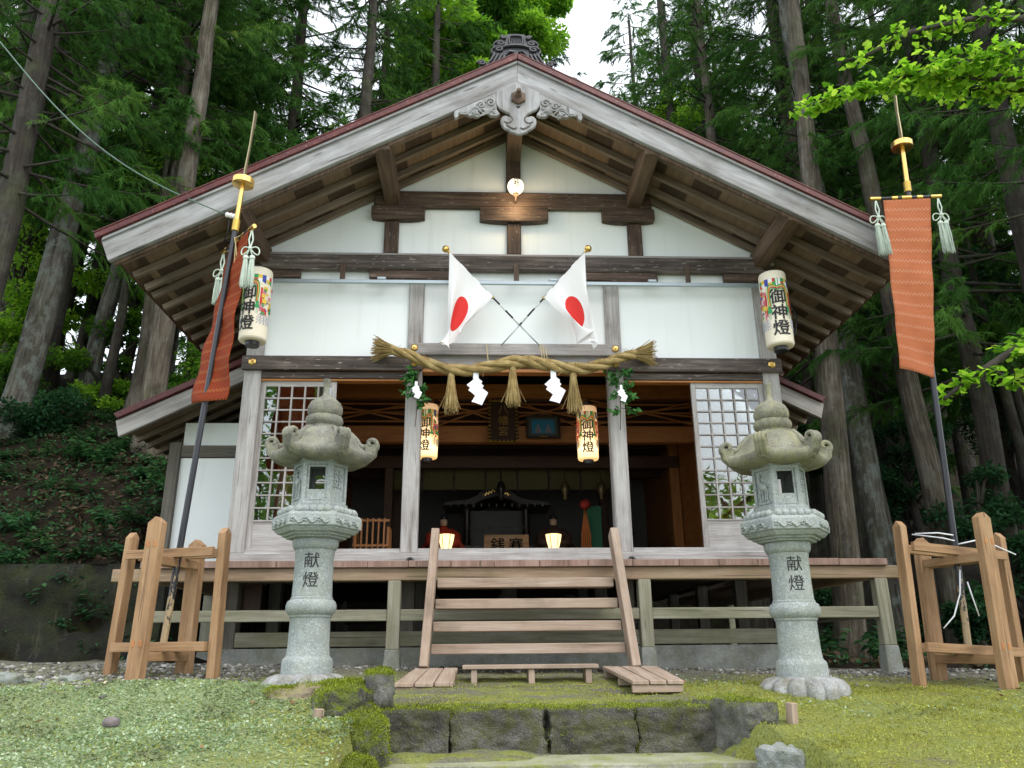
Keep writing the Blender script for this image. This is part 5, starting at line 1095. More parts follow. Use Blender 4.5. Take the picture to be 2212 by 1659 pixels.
# ================================================================== WIRE
p0, p1 = P(0, 90, -1.0), P(485, 462, -1.32); c_ = [p0.lerp(p1, t)+Vector((0, 0, -.32*math.sin(PI*t))) for t in np.linspace(0, 1, 24)]
a0 = p0+(p0-p1)*1.2+Vector((0, 0, .6)); tag(MB().tube([a0]+c_, .007, 6).build('service_wire', M_GREENW, None, True), 'thin green service wire running from the left trees to the bargeboard', 'wire')
ins = MB()
for k in range(3): ins.lathe([(0, -.02), (.022, -.018), (.03, 0), (.022, .018), (0, .02)], 12, M=Matrix.Translation(p1+Vector((.025+.035*k, .02, -.008*k))) @ Matrix.Rotation(PI/2, 4, 'Y'))
tag(ins.build('insulator', plain('white porcelain', (.8, .8, .8), .2), None, True), 'white porcelain insulator on the left bargeboard where the wire ends', 'insulator')
m = MB()
for d in (0, .05): m.tube([p1+Vector((.05+d, .02, 0)), p1+Vector((.02+d, .1, -.15)), p1+Vector((-.02+d, .14, -.22)), p1+Vector((.06+d, .3, -.16))], .007, 5)
tag(m.build('loose_wire', M_BLACK, None, True), 'short black wire drooping behind the porcelain insulator', 'wire')
m = MB()
for d in (0, .02): m.tube([(2.98, -.1, 4.45-d), (3.3, .1, 4.42-d), (3.42, .15, 4.2), (3.35, .1, 3.95+d), (3.1, .05, 3.75+d)], .008, 5)
tag(m.build('cable', M_RUB, None, True), 'looped dark cable under the eave behind the right paper lantern', 'cable')
# ================================================================== TREES
def blades(o, d, L, W, r):
    # thin triangles: origin o, direction d, length L, width W
    n = len(o); d = d/np.linalg.norm(d, axis=1, keepdims=True); s = np.cross(d, r.normal(size=(n, 3))); s /= np.linalg.norm(s, axis=1, keepdims=True)
    V = np.empty((n, 3, 3)); V[:, 0] = o-s*W[:, None]/2; V[:, 1] = o+s*W[:, None]/2; V[:, 2] = o+d*L[:, None]; return V
def conifer(seed, z0, z1, R, limbs, sprays, nb, bl, bw, mat, droop=.35, bare=0.0):
    r = np.random.default_rng(seed); VV = []; RN = []; lm = MB()
    for i in range(limbs):
        f = (i+r.random())/limbs; z = z0+(z1-z0)*f; L = R*(1-f**1.6)*r.uniform(.55, 1.1)+.35; az = r.uniform(0, 2*PI)
        h = np.array([math.cos(az), math.sin(az), 0]); dr = droop*r.uniform(.5, 1.4)*(1-f*.7); lr = r.random()
        def pt(t): return np.array([0, 0, z])+h*L*t+np.array([0, 0, 1])*L*(-dr*t+.28*dr*t*t*1.6+.12*f*t)
        lm.tube([pt(t) for t in (0, .25, .5, .75, 1)], [.012+.008*L, .012+.005*L, .011+.002*L, .008, .004], 5, cap=False)
        ns = max(3, int(sprays*L/R)); ts = .18+.82*r.random(ns)**.75
        for t in ts:
            side = np.cross(h, [0, 0, 1])*r.choice([-1, 1]); o = pt(t); ax = h*r.uniform(.3, 1)+side*r.uniform(0, 1)*(1.15-t*.6)+np.array([0, 0, r.uniform(-.55, .15)]); ax /= np.linalg.norm(ax); sl_ = r.uniform(.3, .62)*(1.1-.4*t)
            k = r.random(nb)**.8; sag = np.array([0, 0, -1])
            P0 = o+ax*sl_*k[:, None]+sag*(.28*sl_*k**2)[:, None]
            D = ax*r.uniform(.3, 1, nb)[:, None]+r.normal(0, .34, (nb, 3))+sag*(.3+.6*k)[:, None]
            VV.append(blades(P0, D, bl*r.uniform(.6, 1.2, nb), bw*r.uniform(.7, 1.3, nb), r)); RN.append(np.clip(.5*lr+.2*r.random()+.3*r.random(nb), 0, 1))
    V = np.concatenate(VV).reshape(-1, 3); F = np.arange(len(V)).reshape(-1, 3); n0 = len(F); R_ = np.concatenate(RN)
    F2 = np.array([t for f in lm.f for t in ((f[0], f[1], f[2]), (f[0], f[2], f[3]))])+len(V)
    return fast_mesh('crown', np.concatenate([V, np.array([tuple(v) for v in lm.v])]), np.concatenate([F, F2]), mat, np.concatenate([R_, np.zeros(len(F2))]), (BARK_D, [0]*n0+[1]*len(F2)))
def leafcloud(seed, clumps, n, L, W, mat, flat=.6, shape=6):
    # clumps: [(x, y, z, rx, ry, rz)]
    r = np.random.default_rng(seed); VV = []; RN = []
    for c in clumps:
        u = r.normal(size=(n, 3)); u /= np.linalg.norm(u, axis=1, keepdims=True); q = u*(r.random((n, 1))**.45)*np.array(c[3:6])+np.array(c[:3])
        q[:, 2] += .05*np.sin(q[:, 0]*9)
        d = u*[1, 1, .3]+r.normal(0, .6, (n, 3))+np.array([0, 0, -.25]); d /= np.linalg.norm(d, axis=1, keepdims=True)
        up = np.array([0, 0, 1])+r.normal(0, 1-flat, (n, 3)); s = np.cross(d, up); s /= np.linalg.norm(s, axis=1, keepdims=True)
        l = L*r.uniform(.6, 1.25, (n, 1)); w_ = W*r.uniform(.7, 1.2, (n, 1))
        VV.append(np.stack([q, q+d*l*.45+s*w_*.5, q+d*l, q+d*l*.45-s*w_*.5], 1)); RN.append(np.clip(r.random()*.35+.65*r.random(n)*(.6+.4*(u[:, 2]*.5+.5)), 0, 1))
    V = np.concatenate(VV).reshape(-1, 3); return fast_mesh('crown', V, np.arange(len(V)).reshape(-1, 4), mat, np.concatenate(RN))
NEARC = [conifer(100+k, 4.5, 19, 2.9, 120, 26, 50, .17, .0115, L_CEDAR) for k in range(3)]
FARC = [conifer(200+k, 2.5, 21, 3.2, 120, 26, 34, .26, .026, L_CEDAR) for k in range(2)]
BLUEC = [conifer(300, 3, 19, 3.0, 80, 26, 30, .3, .034, L_CEDAR2, .25)]
def trunk_mesh(H_, r0, r1, lean, seed, mat, rings=34, n=18):
    m = MB(); so_ = Vector((seed*2.3, seed*5.1, 0)); vs = []; F = []; U = []
    for i in range(rings+1):
        t = (i/rings)**1.3; z = -.4+(H_+.4)*t; rr = r0+(r1-r0)*t+.42*r0*math.exp(-max(0, z)/.28)
        c = Vector((lean[0]*z+.08*noise.noise(Vector((z*.35, seed, 0))), lean[1]*z+.08*noise.noise(Vector((seed, z*.35, 5))), z))
        for k in range(n):
            a = 2*PI*k/n; d = Vector((math.cos(a), math.sin(a), 0)); q = rr*(1+.1*noise.noise(d*1.5+Vector((0, 0, z*.8))+so_)+.07*math.sin(a*5+seed)*math.exp(-max(0, z)/.6)); vs.append(c+d*q)
    for i in range(rings):
        for k in range(n):
            k2 = (k+1) % n; F.append((i*n+k, i*n+k2, (i+1)*n+k2, (i+1)*n+k)); z0, z1 = vs[i*n].z, vs[(i+1)*n].z; u0, u1 = k*2*PI*r0/n, (k+1)*2*PI*r0/n
            U.append([(z0+seed, u0), (z0+seed, u1), (z1+seed, u1), (z1+seed, u0)])
    m.add(vs, F, U); return m.mesh('trunk', mat, True)
CG = 'cedars around the shrine'
def put(r, me, name, z=0, rot=0, sc=1):
    o = bpy.data.objects.new(name, me); link(o, r); o.location = (0, 0, z); o.rotation_euler = (0, 0, rot); o.scale = (sc, sc, sc); return o
def tree(x, y, Hh, r0, lean, mat, crown, label, name='cedar_tree', group=CG, cz=0, sc=1.0, seed=None):
    seed = seed or random.uniform(0, 50); z = H(x, y, False); r = empty(name, (x, y, z), label, 'tree', group)
    put(r, trunk_mesh(Hh, r0, r0*.3, lean, seed, mat), 'trunk')
    if crown:
        c = put(r, crown, 'crown', cz, random.uniform(0, 6.28), sc); c.location.x = lean[0]*(10+cz); c.location.y = lean[1]*(10+cz)
    return r
# trees whose trunks show: two points on the trunk in the photograph, depth, radius
def seen(px1, py1, px2, py2, Y, r0, mat, crown, label, **k):
    a, b = P(px1, py1, Y), P(px2, py2, Y); lx = (a.x-b.x)/(a.z-b.z); x = b.x
    for _ in range(6): x = b.x-(b.z-H(x, Y, False))*lx
    return tree(x, Y, 21, r0, (lx, 0), mat, crown, label, **k)
N_ = NEARC
seen(118, 33, 15, 436, 5.0, .29, BARK, N_[0], 'thick brown cedar trunk at the far left edge', cz=2)
seen(152, 35, 64, 470, 11, .27, BARK_D, N_[1], 'dark straight cedar just right of the thick far left trunk', cz=1)
seen(275, 10, 105, 620, 6.0, .27, BARK_L, N_[2], 'leaning pale lichened trunk crossing the left forest', cz=3)
seen(225, 300, 131, 704, 9, .2, BARK_D, N_[0], 'slender dark trunk behind the leaning pale one', cz=2)
seen(355, 190, 158, 956, 8, .2, BARK_L, N_[1], 'slim pale trunk with white lichen midway in the left forest', cz=3)
seen(361, 670, 304, 1057, 5.2, .22, BARK, None, 'brown cedar trunk rising behind the small left side roof')
seen(336, 650, 318, 800, 7.4, .16, BARK_D, N_[2], 'thin dark trunk close behind the one at the left side roof', cz=3)
seen(478, 100, 436, 352, 12, .14, BARK_L, N_[0], 'pale trunk standing behind the left slope of the roof', cz=2)
seen(573, 170, 535, 330, 16, .14, BARK_L, N_[1], 'faint pale trunk behind the banner pole blade', cz=2)
seen(1700, 40, 1905, 1190, 6.2, .265, BARK_L, None, 'tall pale cedar rising above the right roof slope beside the deck')
seen(1781, 755, 1825, 1250, 4.6, .25, BARK, None, 'brown cedar with flared base seen through the right end of the deck')
seen(1803, 50, 2012, 1057, 5.0, .23, BARK, None, 'cedar trunk just left of the right banner stand and partly behind the banner')
seen(2112, 50, 2155, 235, 3.0, .26, BARK_D, N_[1], 'thick shaded trunk at the far right edge', cz=5)
seen(2105, 570, 2145, 800, 9, .2, BARK_D, N_[2], 'dim trunk in the right forest behind the orange banner', cz=2)
seen(1750, 900, 1785, 1300, 9, .15, BARK_D, N_[0], 'thin dim trunk between the right side roof and the deck', cz=3)
# fill of the wood behind: kept clear of the gap of sky right of the ridge
cnt = 0; tries = 0; placed = []
def gap_clear(x, y, R): g = P(1262, 90, y); d = x-g.x; return d > R*.62+.016*(y+8.4) or -d > R+.03*(y+8.4)
spots = [(-13, 9), (-10.4, 10.5), (-8, 9.4), (-5.6, 10.6), (-3.6, 9.6), (-1.7, 11.5), (5.9, 9.6), (7.6, 8.2), (9.6, 9.8), (11.8, 8.0), (13.8, 10.5), (-15.8, 12), (6.8, 12.5), (10.8, 13.5), (-9, 14.6), (14.5, 14.5), (8.8, 16), (-2.6, 17.5), (-8.4, 3.6), (-10.8, 6.4), (-7.3, 7.0), (8.6, 4.8), (10.6, 6.2), (7.2, 6.6), (12.8, 4.4), (9.4, 2.2)]
g_ = P(1420, 100, 12); spots += [(P(820, 80, 15).x, 15), (P(905, 60, 18).x, 18), (P(960, 60, 24).x, 24), (P(1010, 40, 19).x, 19.5), (g_.x+.2, 12), (P(1490, 100, 15).x, 15.4), (P(1400, 100, 19).x+.6, 19)]
for x, y in spots:
    if not gap_clear(x, y, 1.9): continue
    tree(x, y, 22, random.uniform(.2, .3), (random.uniform(-.02, .02), 0), random.choice((BARK, BARK_D, BARK_D)), random.choice(NEARC+FARC), 'dense dark cedar of the wood behind the shrine', cz=random.uniform(0, 2.5), sc=random.uniform(.95, 1.1))
for k in range(400):
    if cnt >= 46: break
    y = random.uniform(17, 46); x = random.uniform(-.75, .75)*(y+8.4)
    if not gap_clear(x, y, 2.7) or any((x-a)**2+(y-b)**2 < 6.5 for a, b in placed): continue
    placed.append((x, y)); cnt += 1
    g = P(1258, 90, y); near_gap = -6 < x-g.x < 0
    if -.66 < x/(y+8.4) < -.12 and random.random() < .8: continue
    if near_gap: continue
    tree(x, y, 23, random.uniform(.2, .3), (0, 0), BARK_D, random.choice(FARC), 'dense dark cedar of the wood behind the shrine', cz=random.uniform(-1.5, 1.5), sc=random.uniform(.9, 1.2))
# paler trees left of the sky gap, behind the ridge
for px, py, Y, sc in ((1080, -60, 19, 1.0), (1150, 0, 21, 1.0), (1000, -40, 22, 1.05)):
    p = P(px, py, Y); zt = p.z+2.0; z0 = H(p.x, Y, False); tree(p.x, Y, zt-z0-1, .25, (0, 0), BARK_D, BLUEC[0], {1080: 'bluish green conifer directly behind the ridge ornament', 1150: 'bluish green conifer at the left side of the sky gap', 1000: 'tall bluish conifer furthest left behind the ridge'}[px], 'conifer_tree', 'pale conifers behind the ridge', cz=zt-z0-19*sc, sc=sc)
def broadleaf(px, py, Y, R, label, mat, n=10, per=900, L=.17, seed=0, name='broadleaf_tree', group='bright broadleaf trees'):
    p = P(px, py, Y); z0 = H(p.x, Y, False); r = empty(name, (p.x, Y, z0), label, 'tree', group); rr = random.Random(seed); hz = p.z-z0; cl = []
    tm = MB(); tm.tube([(0, 0, -.3), (.1, 0, hz*.4), (0, .1, hz*.8), (0, 0, hz+R*.6)], [.12, .1, .07, .02], 8)
    for k in range(n):
        a = rr.uniform(0, 2*PI); q = rr.uniform(.2, 1)*R; c = (q*math.cos(a), q*math.sin(a)*.8, hz+rr.uniform(-.7, .75)*R); s_ = rr.uniform(.3, .6)*R; cl.append((*c, s_, s_, s_*.6)); tm.tube([(0, 0, max(.3, c[2]-R*.7)), (c[0]*.5, c[1]*.5, c[2]-.15*R), c], [.045, .03, .012], 5)
    tm.build('trunk', BARK_D, r, True); o = bpy.data.objects.new('crown', leafcloud(seed, cl, per, L, L*.55, mat)); link(o, r); return r
broadleaf(990, 130, 13.5, 1.9, 'bright yellow green broadleaf tree behind the left of the ridge', L_BRIGHT, 12, 900, .22, 3)
broadleaf(1000, 215, 12.5, 1.2, 'low bright green broadleaf tree just over the left roof slope by the ridge', L_BRIGHT, 8, 700, .2, 4)
broadleaf(1150, 60, 15.5, 1.5, 'pale green broadleaf crown at the left edge of the sky gap', L_BRIGHT, 10, 700, .2, 5)
broadleaf(1060, 50, 15, 1.7, 'soft green broadleaf crown above the ridge ornament', L_BUSH, 11, 800, .2, 6)
# understory on both sides; the brightest leaf colour stands in for backlight
US = [(50, 560, 9.5, 1.2, L_BUSH), (175, 420, 10.5, 1.1, L_BUSH), (300, 600, 8.5, 1.0, L_BRIGHT), (420, 640, 8.5, .9, L_BRIGHT), (250, 740, 8.0, .9, L_BUSH), (60, 700, 8.0, .9, L_BRIGHT), (405, 820, 7.5, .8, L_BUSH), (250, 330, 10, .9, L_BRIGHT), (240, 870, 7.5, .7, L_BRIGHT), (400, 480, 9.5, .9, L_BUSH), (20, 800, 7.0, .8, L_BUSH), (340, 960, 6.5, .6, L_FERN), (130, 640, 10, .9, L_BRIGHT), (110, 900, 6.0, .7, L_FERN), (330, 420, 12, .9, L_BUSH), (30, 330, 11, 1.1, L_BRIGHT), (440, 960, 6.6, .55, L_FERN),
      (2130, 640, 6, .9, L_FERN), (2050, 540, 7, .9, L_BUSH), (2190, 420, 6.5, .9, L_BUSH), (2160, 880, 6.5, .9, L_FERN), (1950, 1060, 6.5, .7, L_FERN), (2120, 1090, 4.6, .7, L_FERN), (1720, 960, 8, .7, L_FERN), (1560, 330, 10.5, 1.1, L_BUSH), (1640, 400, 9.5, .9, L_BRIGHT), (1750, 1290, 6.5, .6, L_FERN), (2190, 1230, 4.3, .55, L_FERN), (2100, 1340, 4.3, .4, L_FERN), (1480, 250, 12, 1.1, L_BRIGHT), (2070, 420, 5.5, .55, L_BUSH), (1950, 960, 6.3, .7, L_FERN), (2180, 750, 5.5, .6, L_BUSH)]
for k, (px, py, Y, R, mt) in enumerate(US):
    side = 'left' if px < 1100 else 'right'; far_ = 'in the %s understory' % side
    broadleaf(px, py, Y, R, 'leafy undergrowth tree %s, %s' % (far_, 'bright green' if mt is L_BRIGHT else 'mid green' if mt is L_BUSH else 'dark green'), mt, 10, 360, .1 if Y < 8 else .13, 40+k, 'understory_tree', 'understory trees %s of the hall' % side)
for x, y, R, lab in ((6.5, -25, 3.4, 'nearest broadleaf tree mirrored in the panes of the right sliding door'), (11.5, -29, 4.2, 'second broadleaf tree mirrored in the panes of the right sliding door'), (3.2, -31, 3.6, 'third broadleaf tree mirrored in the panes of the right sliding door'), (-6.5, -20, 3.6, 'nearest broadleaf tree mirrored in the panes of the left sliding door'), (-9.5, -24, 4.4, 'second broadleaf tree mirrored in the panes of the left sliding door'), (-5.0, -27, 4.2, 'third broadleaf tree mirrored in the panes of the left sliding door')):
    rr = random.Random(int(R*10)); r = empty('broadleaf_tree', (x, y, -1.5), lab, 'tree', 'trees across from the hall'); tm = MB(); tm.tube([(0, 0, 0), (.1, 0, 4), (0, .1, 9)], [.25, .2, .08], 8); tm.build('trunk', BARK_D, r, True)
    cl = [(rr.uniform(-1, 1)*R, rr.uniform(-1, 1)*R*.6, rr.uniform(4.5, 11), R*.42, R*.42, R*.25) for _ in range(11)]; link(bpy.data.objects.new('crown', leafcloud(int(abs(x)*7), cl, 260, .34, .2, L_BUSH)), r)
# fan-leaved branch reaching in from the right
gk = empty('ginkgo_tree', (6.6, -3.1, H(6.6, -3.1, False)), 'bright green fan leaved tree reaching its branches in from the right edge', 'tree')
gz = gk.location.z; tk = MB(); GV, GR = [], []
tk.tube([(0, 0, -.3), (0, 0, 2), (-.05, 0, 4.5), (0, .1, 7)], [.22, .19, .15, .1], 12)
def fan(p, d, up, L, open_=1.15):
    d = d.normalized(); s_ = d.cross(up).normalized(); pts = [p]; n = s_.cross(d); b = random.uniform(-.2, .2)
    for k in range(5):
        a = -open_/1+2*open_*k/4; q = L*(1 if k != 2 else .86)*(.92 if k in (0, 4) else 1); pts.append(p+(d*math.cos(a*.75)+s_*math.sin(a*.75)*1.05)*q+n*(b*L*abs(a)))
    return pts
def gbranch(pts, dens, spread):
    P_ = [Vector(p) for p in pts]; tk.tube(P_, [.035*(1-i/len(P_))+.006 for i in range(len(P_))], 6)
    for i in range(len(P_)-1):
        n = int((P_[i+1]-P_[i]).length*dens)
        for _ in range(n):
            b = P_[i].lerp(P_[i+1], random.random())
            out = Vector((random.uniform(-1, .35), random.uniform(-.8, .8), random.uniform(-.35, .4))).normalized()*random.uniform(.1, 1)*spread; tip = b+out
            tk.tube([b, b.lerp(tip, .5)+Vector((0, 0, .02)), tip], .0035, 4, cap=False)
            for j in range(max(2, int(out.length/.05))):
                q = b.lerp(tip, (j+.6)/max(2, int(out.length/.05)))
                for _k in range(random.randint(2, 4)):
                    d = Vector((random.uniform(-1, 1), random.uniform(-1, 1), random.uniform(-1, .35))); st = q+d.normalized()*random.uniform(.015, .045)
                    GV.append(fan(st, d, Vector((random.uniform(-.7, .7), random.uniform(-.7, .7), 1)), random.uniform(.042, .066))); GR.append(random.random())
W0 = Vector((6.6, -3.1, gz)); loc = lambda px, py, Y: P(px, py, Y)-W0
gbranch([(0, 0, 5.6), loc(2230, 170, -3.0), loc(2090, 165, -3.0), loc(1980, 165, -3.0), loc(1880, 190, -3.0), loc(1800, 210, -3.0), loc(1740, 232, -3.0)], 34, .22)
gbranch([loc(2230, 100, -3.1), loc(2120, 130, -3.1), loc(2020, 150, -3.15), loc(1930, 170, -3.1)], 44, .28)
gbranch([loc(2240, 190, -2.8), loc(2150, 195, -2.8), loc(2060, 185, -2.8), loc(1990, 180, -2.8)], 40, .26)
gbranch([(0, 0, 6.3), loc(2240, 40, -2.6), loc(2100, 40, -2.6), loc(1960, 70, -2.6), loc(1880, 115, -2.6), loc(1830, 130, -2.6)], 16, .22)
gbranch([(0, 0, 3.0), loc(2230, 735, -3.0), loc(2160, 775, -3.0), loc(2090, 820, -3.0), loc(2040, 862, -3.0)], 24, .19)
gbranch([(0, 0, 2.6), loc(2240, 800, -2.8), loc(2170, 830, -2.8)], 20, .2)
tk.build('limbs', BARK_D, gk, True); V = [tuple(v) for l in GV for v in l]; o = bpy.data.objects.new('leaves', fast_mesh('leaves', V, np.arange(len(V)).reshape(-1, 6), L_GINK, GR)); link(o, gk)
# low plants on the bank and along the right edge of the wood
def plant_mesh(seed, n, L, W, h, mat):
    rr = random.Random(seed); V, R_ = [], []
    for k in range(n):
        a = rr.uniform(0, 2*PI); p = Vector((0, 0, 0)); tip = Vector((math.cos(a)*rr.uniform(.1, .35), math.sin(a)*rr.uniform(.1, .35), h*rr.uniform(.4, 1)))
        for j in range(7):
            q = p.lerp(tip, .4+.1*j); sd_ = 1 if j % 2 else -1; d = Vector((math.cos(a+sd_*1.1), math.sin(a+sd_*1.1), rr.uniform(-.35, .1))) if j < 6 else Vector((math.cos(a), math.sin(a), -.2))
            V.append(leafpoly(q, d, Vector((rr.uniform(-.3, .3), rr.uniform(-.3, .3), 1)), L*rr.uniform(.7, 1.2), W)); R_.append(rr.random())
    V = [tuple(v) for l in V for v in l]; return fast_mesh('leaves', V, np.arange(len(V)).reshape(-1, 6), mat, R_)
PM = [plant_mesh(1, 9, .14, .06, .35, L_FERN), plant_mesh(2, 12, .11, .05, .25, L_FERN), plant_mesh(3, 8, .18, .08, .5, L_FERN)]
def plants(lst, label, group):
    for x, y, s_ in lst:
        o = bpy.data.objects.new('forest_plant', random.choice(PM)); link(o); o.location = (x, y, H(x, y)-.02); o.rotation_euler = (random.uniform(-.2, .2), random.uniform(-.2, .2), random.uniform(0, 6.3)); o.scale = (s_,)*3; tag(o, label, 'plant', group)
plants([(random.uniform(-9.5, -4.3), random.uniform(1.4, 7.5), random.uniform(.35, .95)) for _ in range(170)], 'low leafy plant growing on the dark bank left of the hall', 'low plants on the left bank')
plants([(random.uniform(3.9, 10), random.uniform(2.8, 8), random.uniform(.5, 1.2)) for _ in range(70)], 'low leafy plant at the forest edge right of the hall', 'low plants at the right forest edge')
def loose(px, py, Y, R, n, mat, label, seed, L=.12):      # thin, open leafage on a slender stem
    broadleaf(px, py, Y, R, label, mat, 9, n, L, seed, 'slender_tree', 'slender trees between the left trunks')
loose(300, 400, 7.2, 1.3, 90, L_BRIGHT, 'slender tree with sparse yellow green leaves between the pale trunks at left', 91); loose(190, 330, 7.6, 1.2, 60, L_BRIGHT, 'slender tree with very few yellowing leaves beside the leaning pale trunk', 92)
loose(400, 440, 8.0, 1.2, 110, L_BUSH, 'slender tree with drooping green leaves above the left end of the roof', 93, .16); loose(60, 520, 8.2, 1.3, 110, L_BRIGHT, 'slender bright leaved tree behind the far left trunk', 94)
plants([(random.uniform(-9, -4.1), random.uniform(1.16, 1.4), random.uniform(.4, .9)) for _ in range(55)], 'leafy plant overhanging the top of the left retaining wall', 'plants on top of the retaining wall')
# mossy retaining wall on the left
m = MB(); m.grid(70, 14, lambda u, v: (-13+8.95*u, 1.12+.14*noise.noise(Vector((u*18, v*3, 0)))+.06*noise.noise(Vector((u*60, v*9, 3)))+.06*v, .12+1.3*v)); m.grid(70, 3, lambda u, v: (-13+8.95*u, 1.18+.5*v, 1.42+.03*noise.noise(Vector((u*40, v, 1)))))
m.grid(4, 14, lambda u, v: (-4.05, 1.12+.06*v+(2.4)*u, .12+1.3*v))
def m_wall():  # wall and moss colours darkened to carry the shade at the bank
    t = NT('shade-darkened mossy wall'); g = t.gen(); n = t.noise(g, 1.5, 7, .72); n2 = t.noise(g, 5, 6, .7); f = t.noise(g, 34, 4, .7)
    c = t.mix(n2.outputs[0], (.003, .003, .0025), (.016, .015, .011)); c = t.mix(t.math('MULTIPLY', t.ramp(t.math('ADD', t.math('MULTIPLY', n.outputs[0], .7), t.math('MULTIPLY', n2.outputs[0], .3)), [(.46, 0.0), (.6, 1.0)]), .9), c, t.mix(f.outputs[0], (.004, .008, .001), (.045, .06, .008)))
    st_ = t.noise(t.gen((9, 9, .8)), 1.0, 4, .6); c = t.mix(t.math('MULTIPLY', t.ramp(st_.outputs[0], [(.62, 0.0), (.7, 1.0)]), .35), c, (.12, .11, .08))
    t.p(Base_Color=c, Roughness=.95); t.bump(t.math('ADD', n.outputs[0], f.outputs[0]), .9, .04); return t.m
tag(m.build('retaining_wall', m_wall(), None, True), 'low moss covered retaining wall, darkened as in shade, at the foot of the left bank', 'wall')
# ================================================================== GROUND COVER
def scatter(name, n, x0, x1, y0, y1, L, W, mat, dens, tilt=.5, rise=.01):
    X = rng.uniform(x0, x1, n*3); Y = rng.uniform(y0, y1, n*3); keep = []
    for i in range(len(X)):
        if rng.random() < dens(X[i], Y[i]): keep.append(i)
        if len(keep) >= n: break
    X, Y = X[keep], Y[keep]; n = len(keep); Z = np.array([H(a, b) for a, b in zip(X, Y)])
    q = np.stack([X, Y, Z+rise*rng.random(n)], 1); d = rng.normal(0, 1, (n, 3)); d[:, 2] = tilt*rng.random(n); d /= np.linalg.norm(d, axis=1, keepdims=True)
    s = np.cross(d, np.array([0, 0, 1])+rng.normal(0, .4, (n, 3))); s /= np.linalg.norm(s, axis=1, keepdims=True); l = L*rng.uniform(.5, 1.3, (n, 1)); w_ = W*rng.uniform(.6, 1.2, (n, 1))
    V = np.stack([q, q+d*l*.5+s*w_*.5, q+d*l, q+d*l*.5-s*w_*.5], 1).reshape(-1, 3)
    return tag(link(bpy.data.objects.new(name, fast_mesh(name, V, np.arange(len(V)).reshape(-1, 4), mat, rng.random(n)))), kind='stuff')
L_CLOV = m_leaf('clover leaves', [(0, (.12, .19, .09)), (.5, (.27, .37, .21)), (1, (.47, .56, .42))], .3, patch=1)
L_MOSS = m_leaf('moss tips', [(0, (.16, .18, .03)), (.5, (.31, .335, .06)), (1, (.47, .5, .13))], .3, patch=1)
off = lambda x, y: 1-in_path(x, y)
pn = lambda x, y, s_: noise.noise(Vector((x*s_, y*s_, 4)))
scatter('clover_carpet', 60000, -6.0, -1.1, -6.0, -1.9, .02, .016, L_CLOV, lambda x, y: off(x, y)*max(.16, .55+.9*pn(x, y, 1.2))*(1 if y < -2.3 else .25), .6)
scatter('clover_carpet', 9000, 1.3, 6.5, -6, -1.0, .022, .017, L_CLOV, lambda x, y: off(x, y)*max(0, .1+.9*pn(x, y, .9)), .6)
scatter('moss_carpet', 120000, -6.2, 6.2, -6.0, -.9, .016, .007, L_MOSS, lambda x, y: off(x, y)*max(.15, .5+.8*pn(x, y, 1.7))*(.45+.9*pn(x, y*2, 2.5) if abs(x-.05) < 1.1 else 1)*(1 if x > -1.3 else .45)*(1 if y < -1.6 else .5), 1.6, .006)
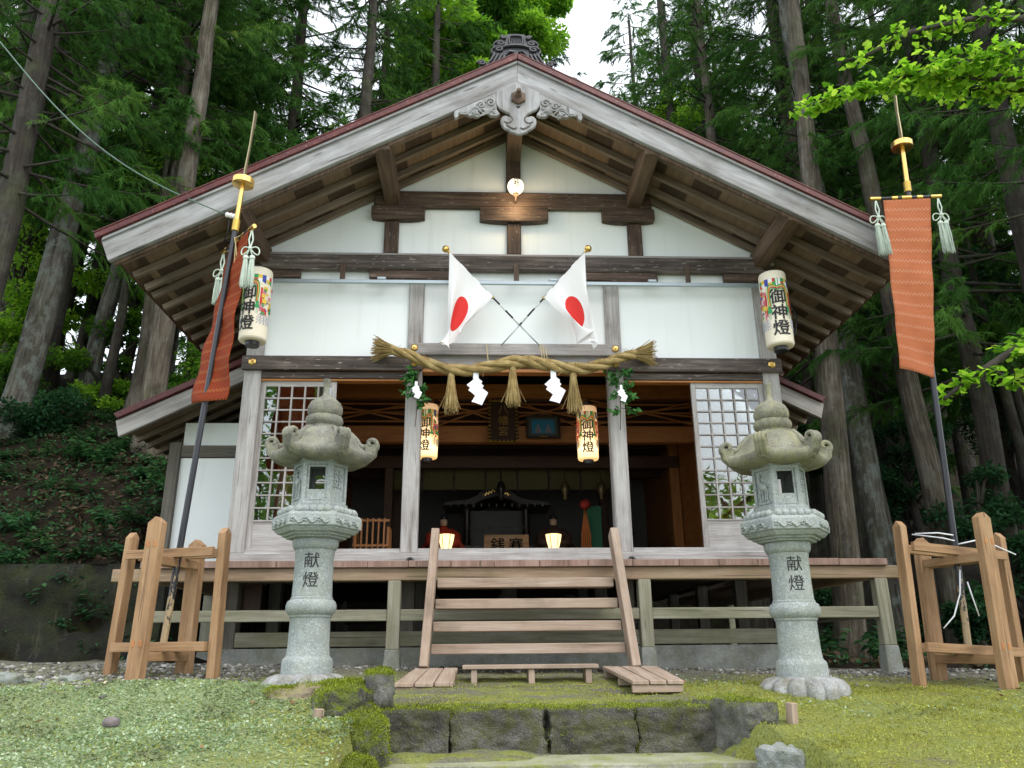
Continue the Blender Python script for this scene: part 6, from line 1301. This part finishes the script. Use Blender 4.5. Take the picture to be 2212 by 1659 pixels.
def gravel():
    bm = bmesh.new(); bmesh.ops.create_icosphere(bm, subdivisions=1, radius=1); iv = np.array([v.co[:] for v in bm.verts]); fi = np.array([[v.index for v in f.verts] for f in bm.faces]); bm.free(); VV = []; FF = []; RN = []; c = 0
    for _ in range(7500):
        k = random.random()
        if k < .45: x, y = random.uniform(-6, -2.2), random.gauss(-1.5, .45)
        elif k < .8: x, y = random.uniform(-4, 4), random.gauss(-.45, .3)
        else: x, y = random.uniform(2.4, 5.5), random.gauss(-.3, .5)
        if y > .8 or (abs(x) < 1.2 and y < -.9): continue
        s_ = random.choice((.006, .008, .011, .015, .024))*random.uniform(.7, 1.3); v = iv*np.array([s_*random.uniform(.8, 1.3), s_*random.uniform(.7, 1.1), s_*.6])*rng.uniform(.75, 1.2, (len(iv), 1)); a = random.uniform(0, 6.3); ca, sa = math.cos(a), math.sin(a)
        v = np.stack([v[:, 0]*ca-v[:, 1]*sa+x, v[:, 0]*sa+v[:, 1]*ca+y, v[:, 2]+H(x, y)+s_*.2], 1); VV.append(v); FF.append(fi+c); c += len(v); RN += [random.random()]*len(fi)
    t = NT('mixed gravel'); at = t.n('Attribute', {'attribute_name': 'rnd'}); t.p(Base_Color=t.ramp(at.outputs['Fac'], [(0, (.05, .045, .04)), (.6, (.19, .18, .16)), (.9, (.32, .32, .3)), (1, (.5, .5, .48))]), Roughness=.9)
    tag(link(bpy.data.objects.new('gravel', fast_mesh('gravel', np.concatenate(VV), np.concatenate(FF), t.m, RN))), kind='stuff')
gravel()
L_DEAD = m_leaf('fallen leaves', [(0, (.16, .08, .035)), (.6, (.34, .22, .12)), (1, (.55, .5, .36))], .1)
scatter('fallen_leaves', 130, -5.5, 5.5, -5.8, -1.2, .05, .03, L_DEAD, lambda x, y: off(x, y), .25, .02)

def litter(name, n, mat, L, W, seed):
    r = np.random.default_rng(seed); X = np.concatenate([r.uniform(-10, -4.2, n), r.uniform(3.8, 11, n//2)]); Y = np.concatenate([r.uniform(1.35, 8.5, n), r.uniform(1.5, 8.5, n//2)]); m = len(X)
    q = np.stack([X, Y, np.array([H(a, b) for a, b in zip(X, Y)])+r.uniform(.0, .05, m)], 1); d = r.normal(0, 1, (m, 3)); d[:, 2] *= .5; d /= np.linalg.norm(d, axis=1, keepdims=True)
    s = np.cross(d, np.array([0, -.4, 1])+r.normal(0, .5, (m, 3))); s /= np.linalg.norm(s, axis=1, keepdims=True); l = L*r.uniform(.5, 1.3, (m, 1)); w_ = W*r.uniform(.6, 1.2, (m, 1))
    V = np.stack([q, q+d*l*.5+s*w_*.5, q+d*l, q+d*l*.5-s*w_*.5], 1).reshape(-1, 3); tag(link(bpy.data.objects.new(name, fast_mesh(name, V, np.arange(len(V)).reshape(-1, 4), mat, r.random(m)))), kind='stuff')
L_LIT = m_leaf('dark leaf litter', [(0, (.02, .013, .008)), (.6, (.06, .04, .025)), (1, (.08, .058, .036))], .05)
litter('leaf_litter', 9000, L_LIT, .11, .05, 5); litter('bank_ground_cover', 11000, L_FERN, .08, .045, 6)

L_NEED = m_leaf('dry fallen needles', [(0, (.05, .03, .015)), (.6, (.14, .085, .045)), (1, (.26, .17, .09))], .05)
scatter('fallen_needles', 1500, -5.5, 5.5, -5.8, -.9, .07, .004, L_NEED, lambda x, y: 1.0, .15, .02)
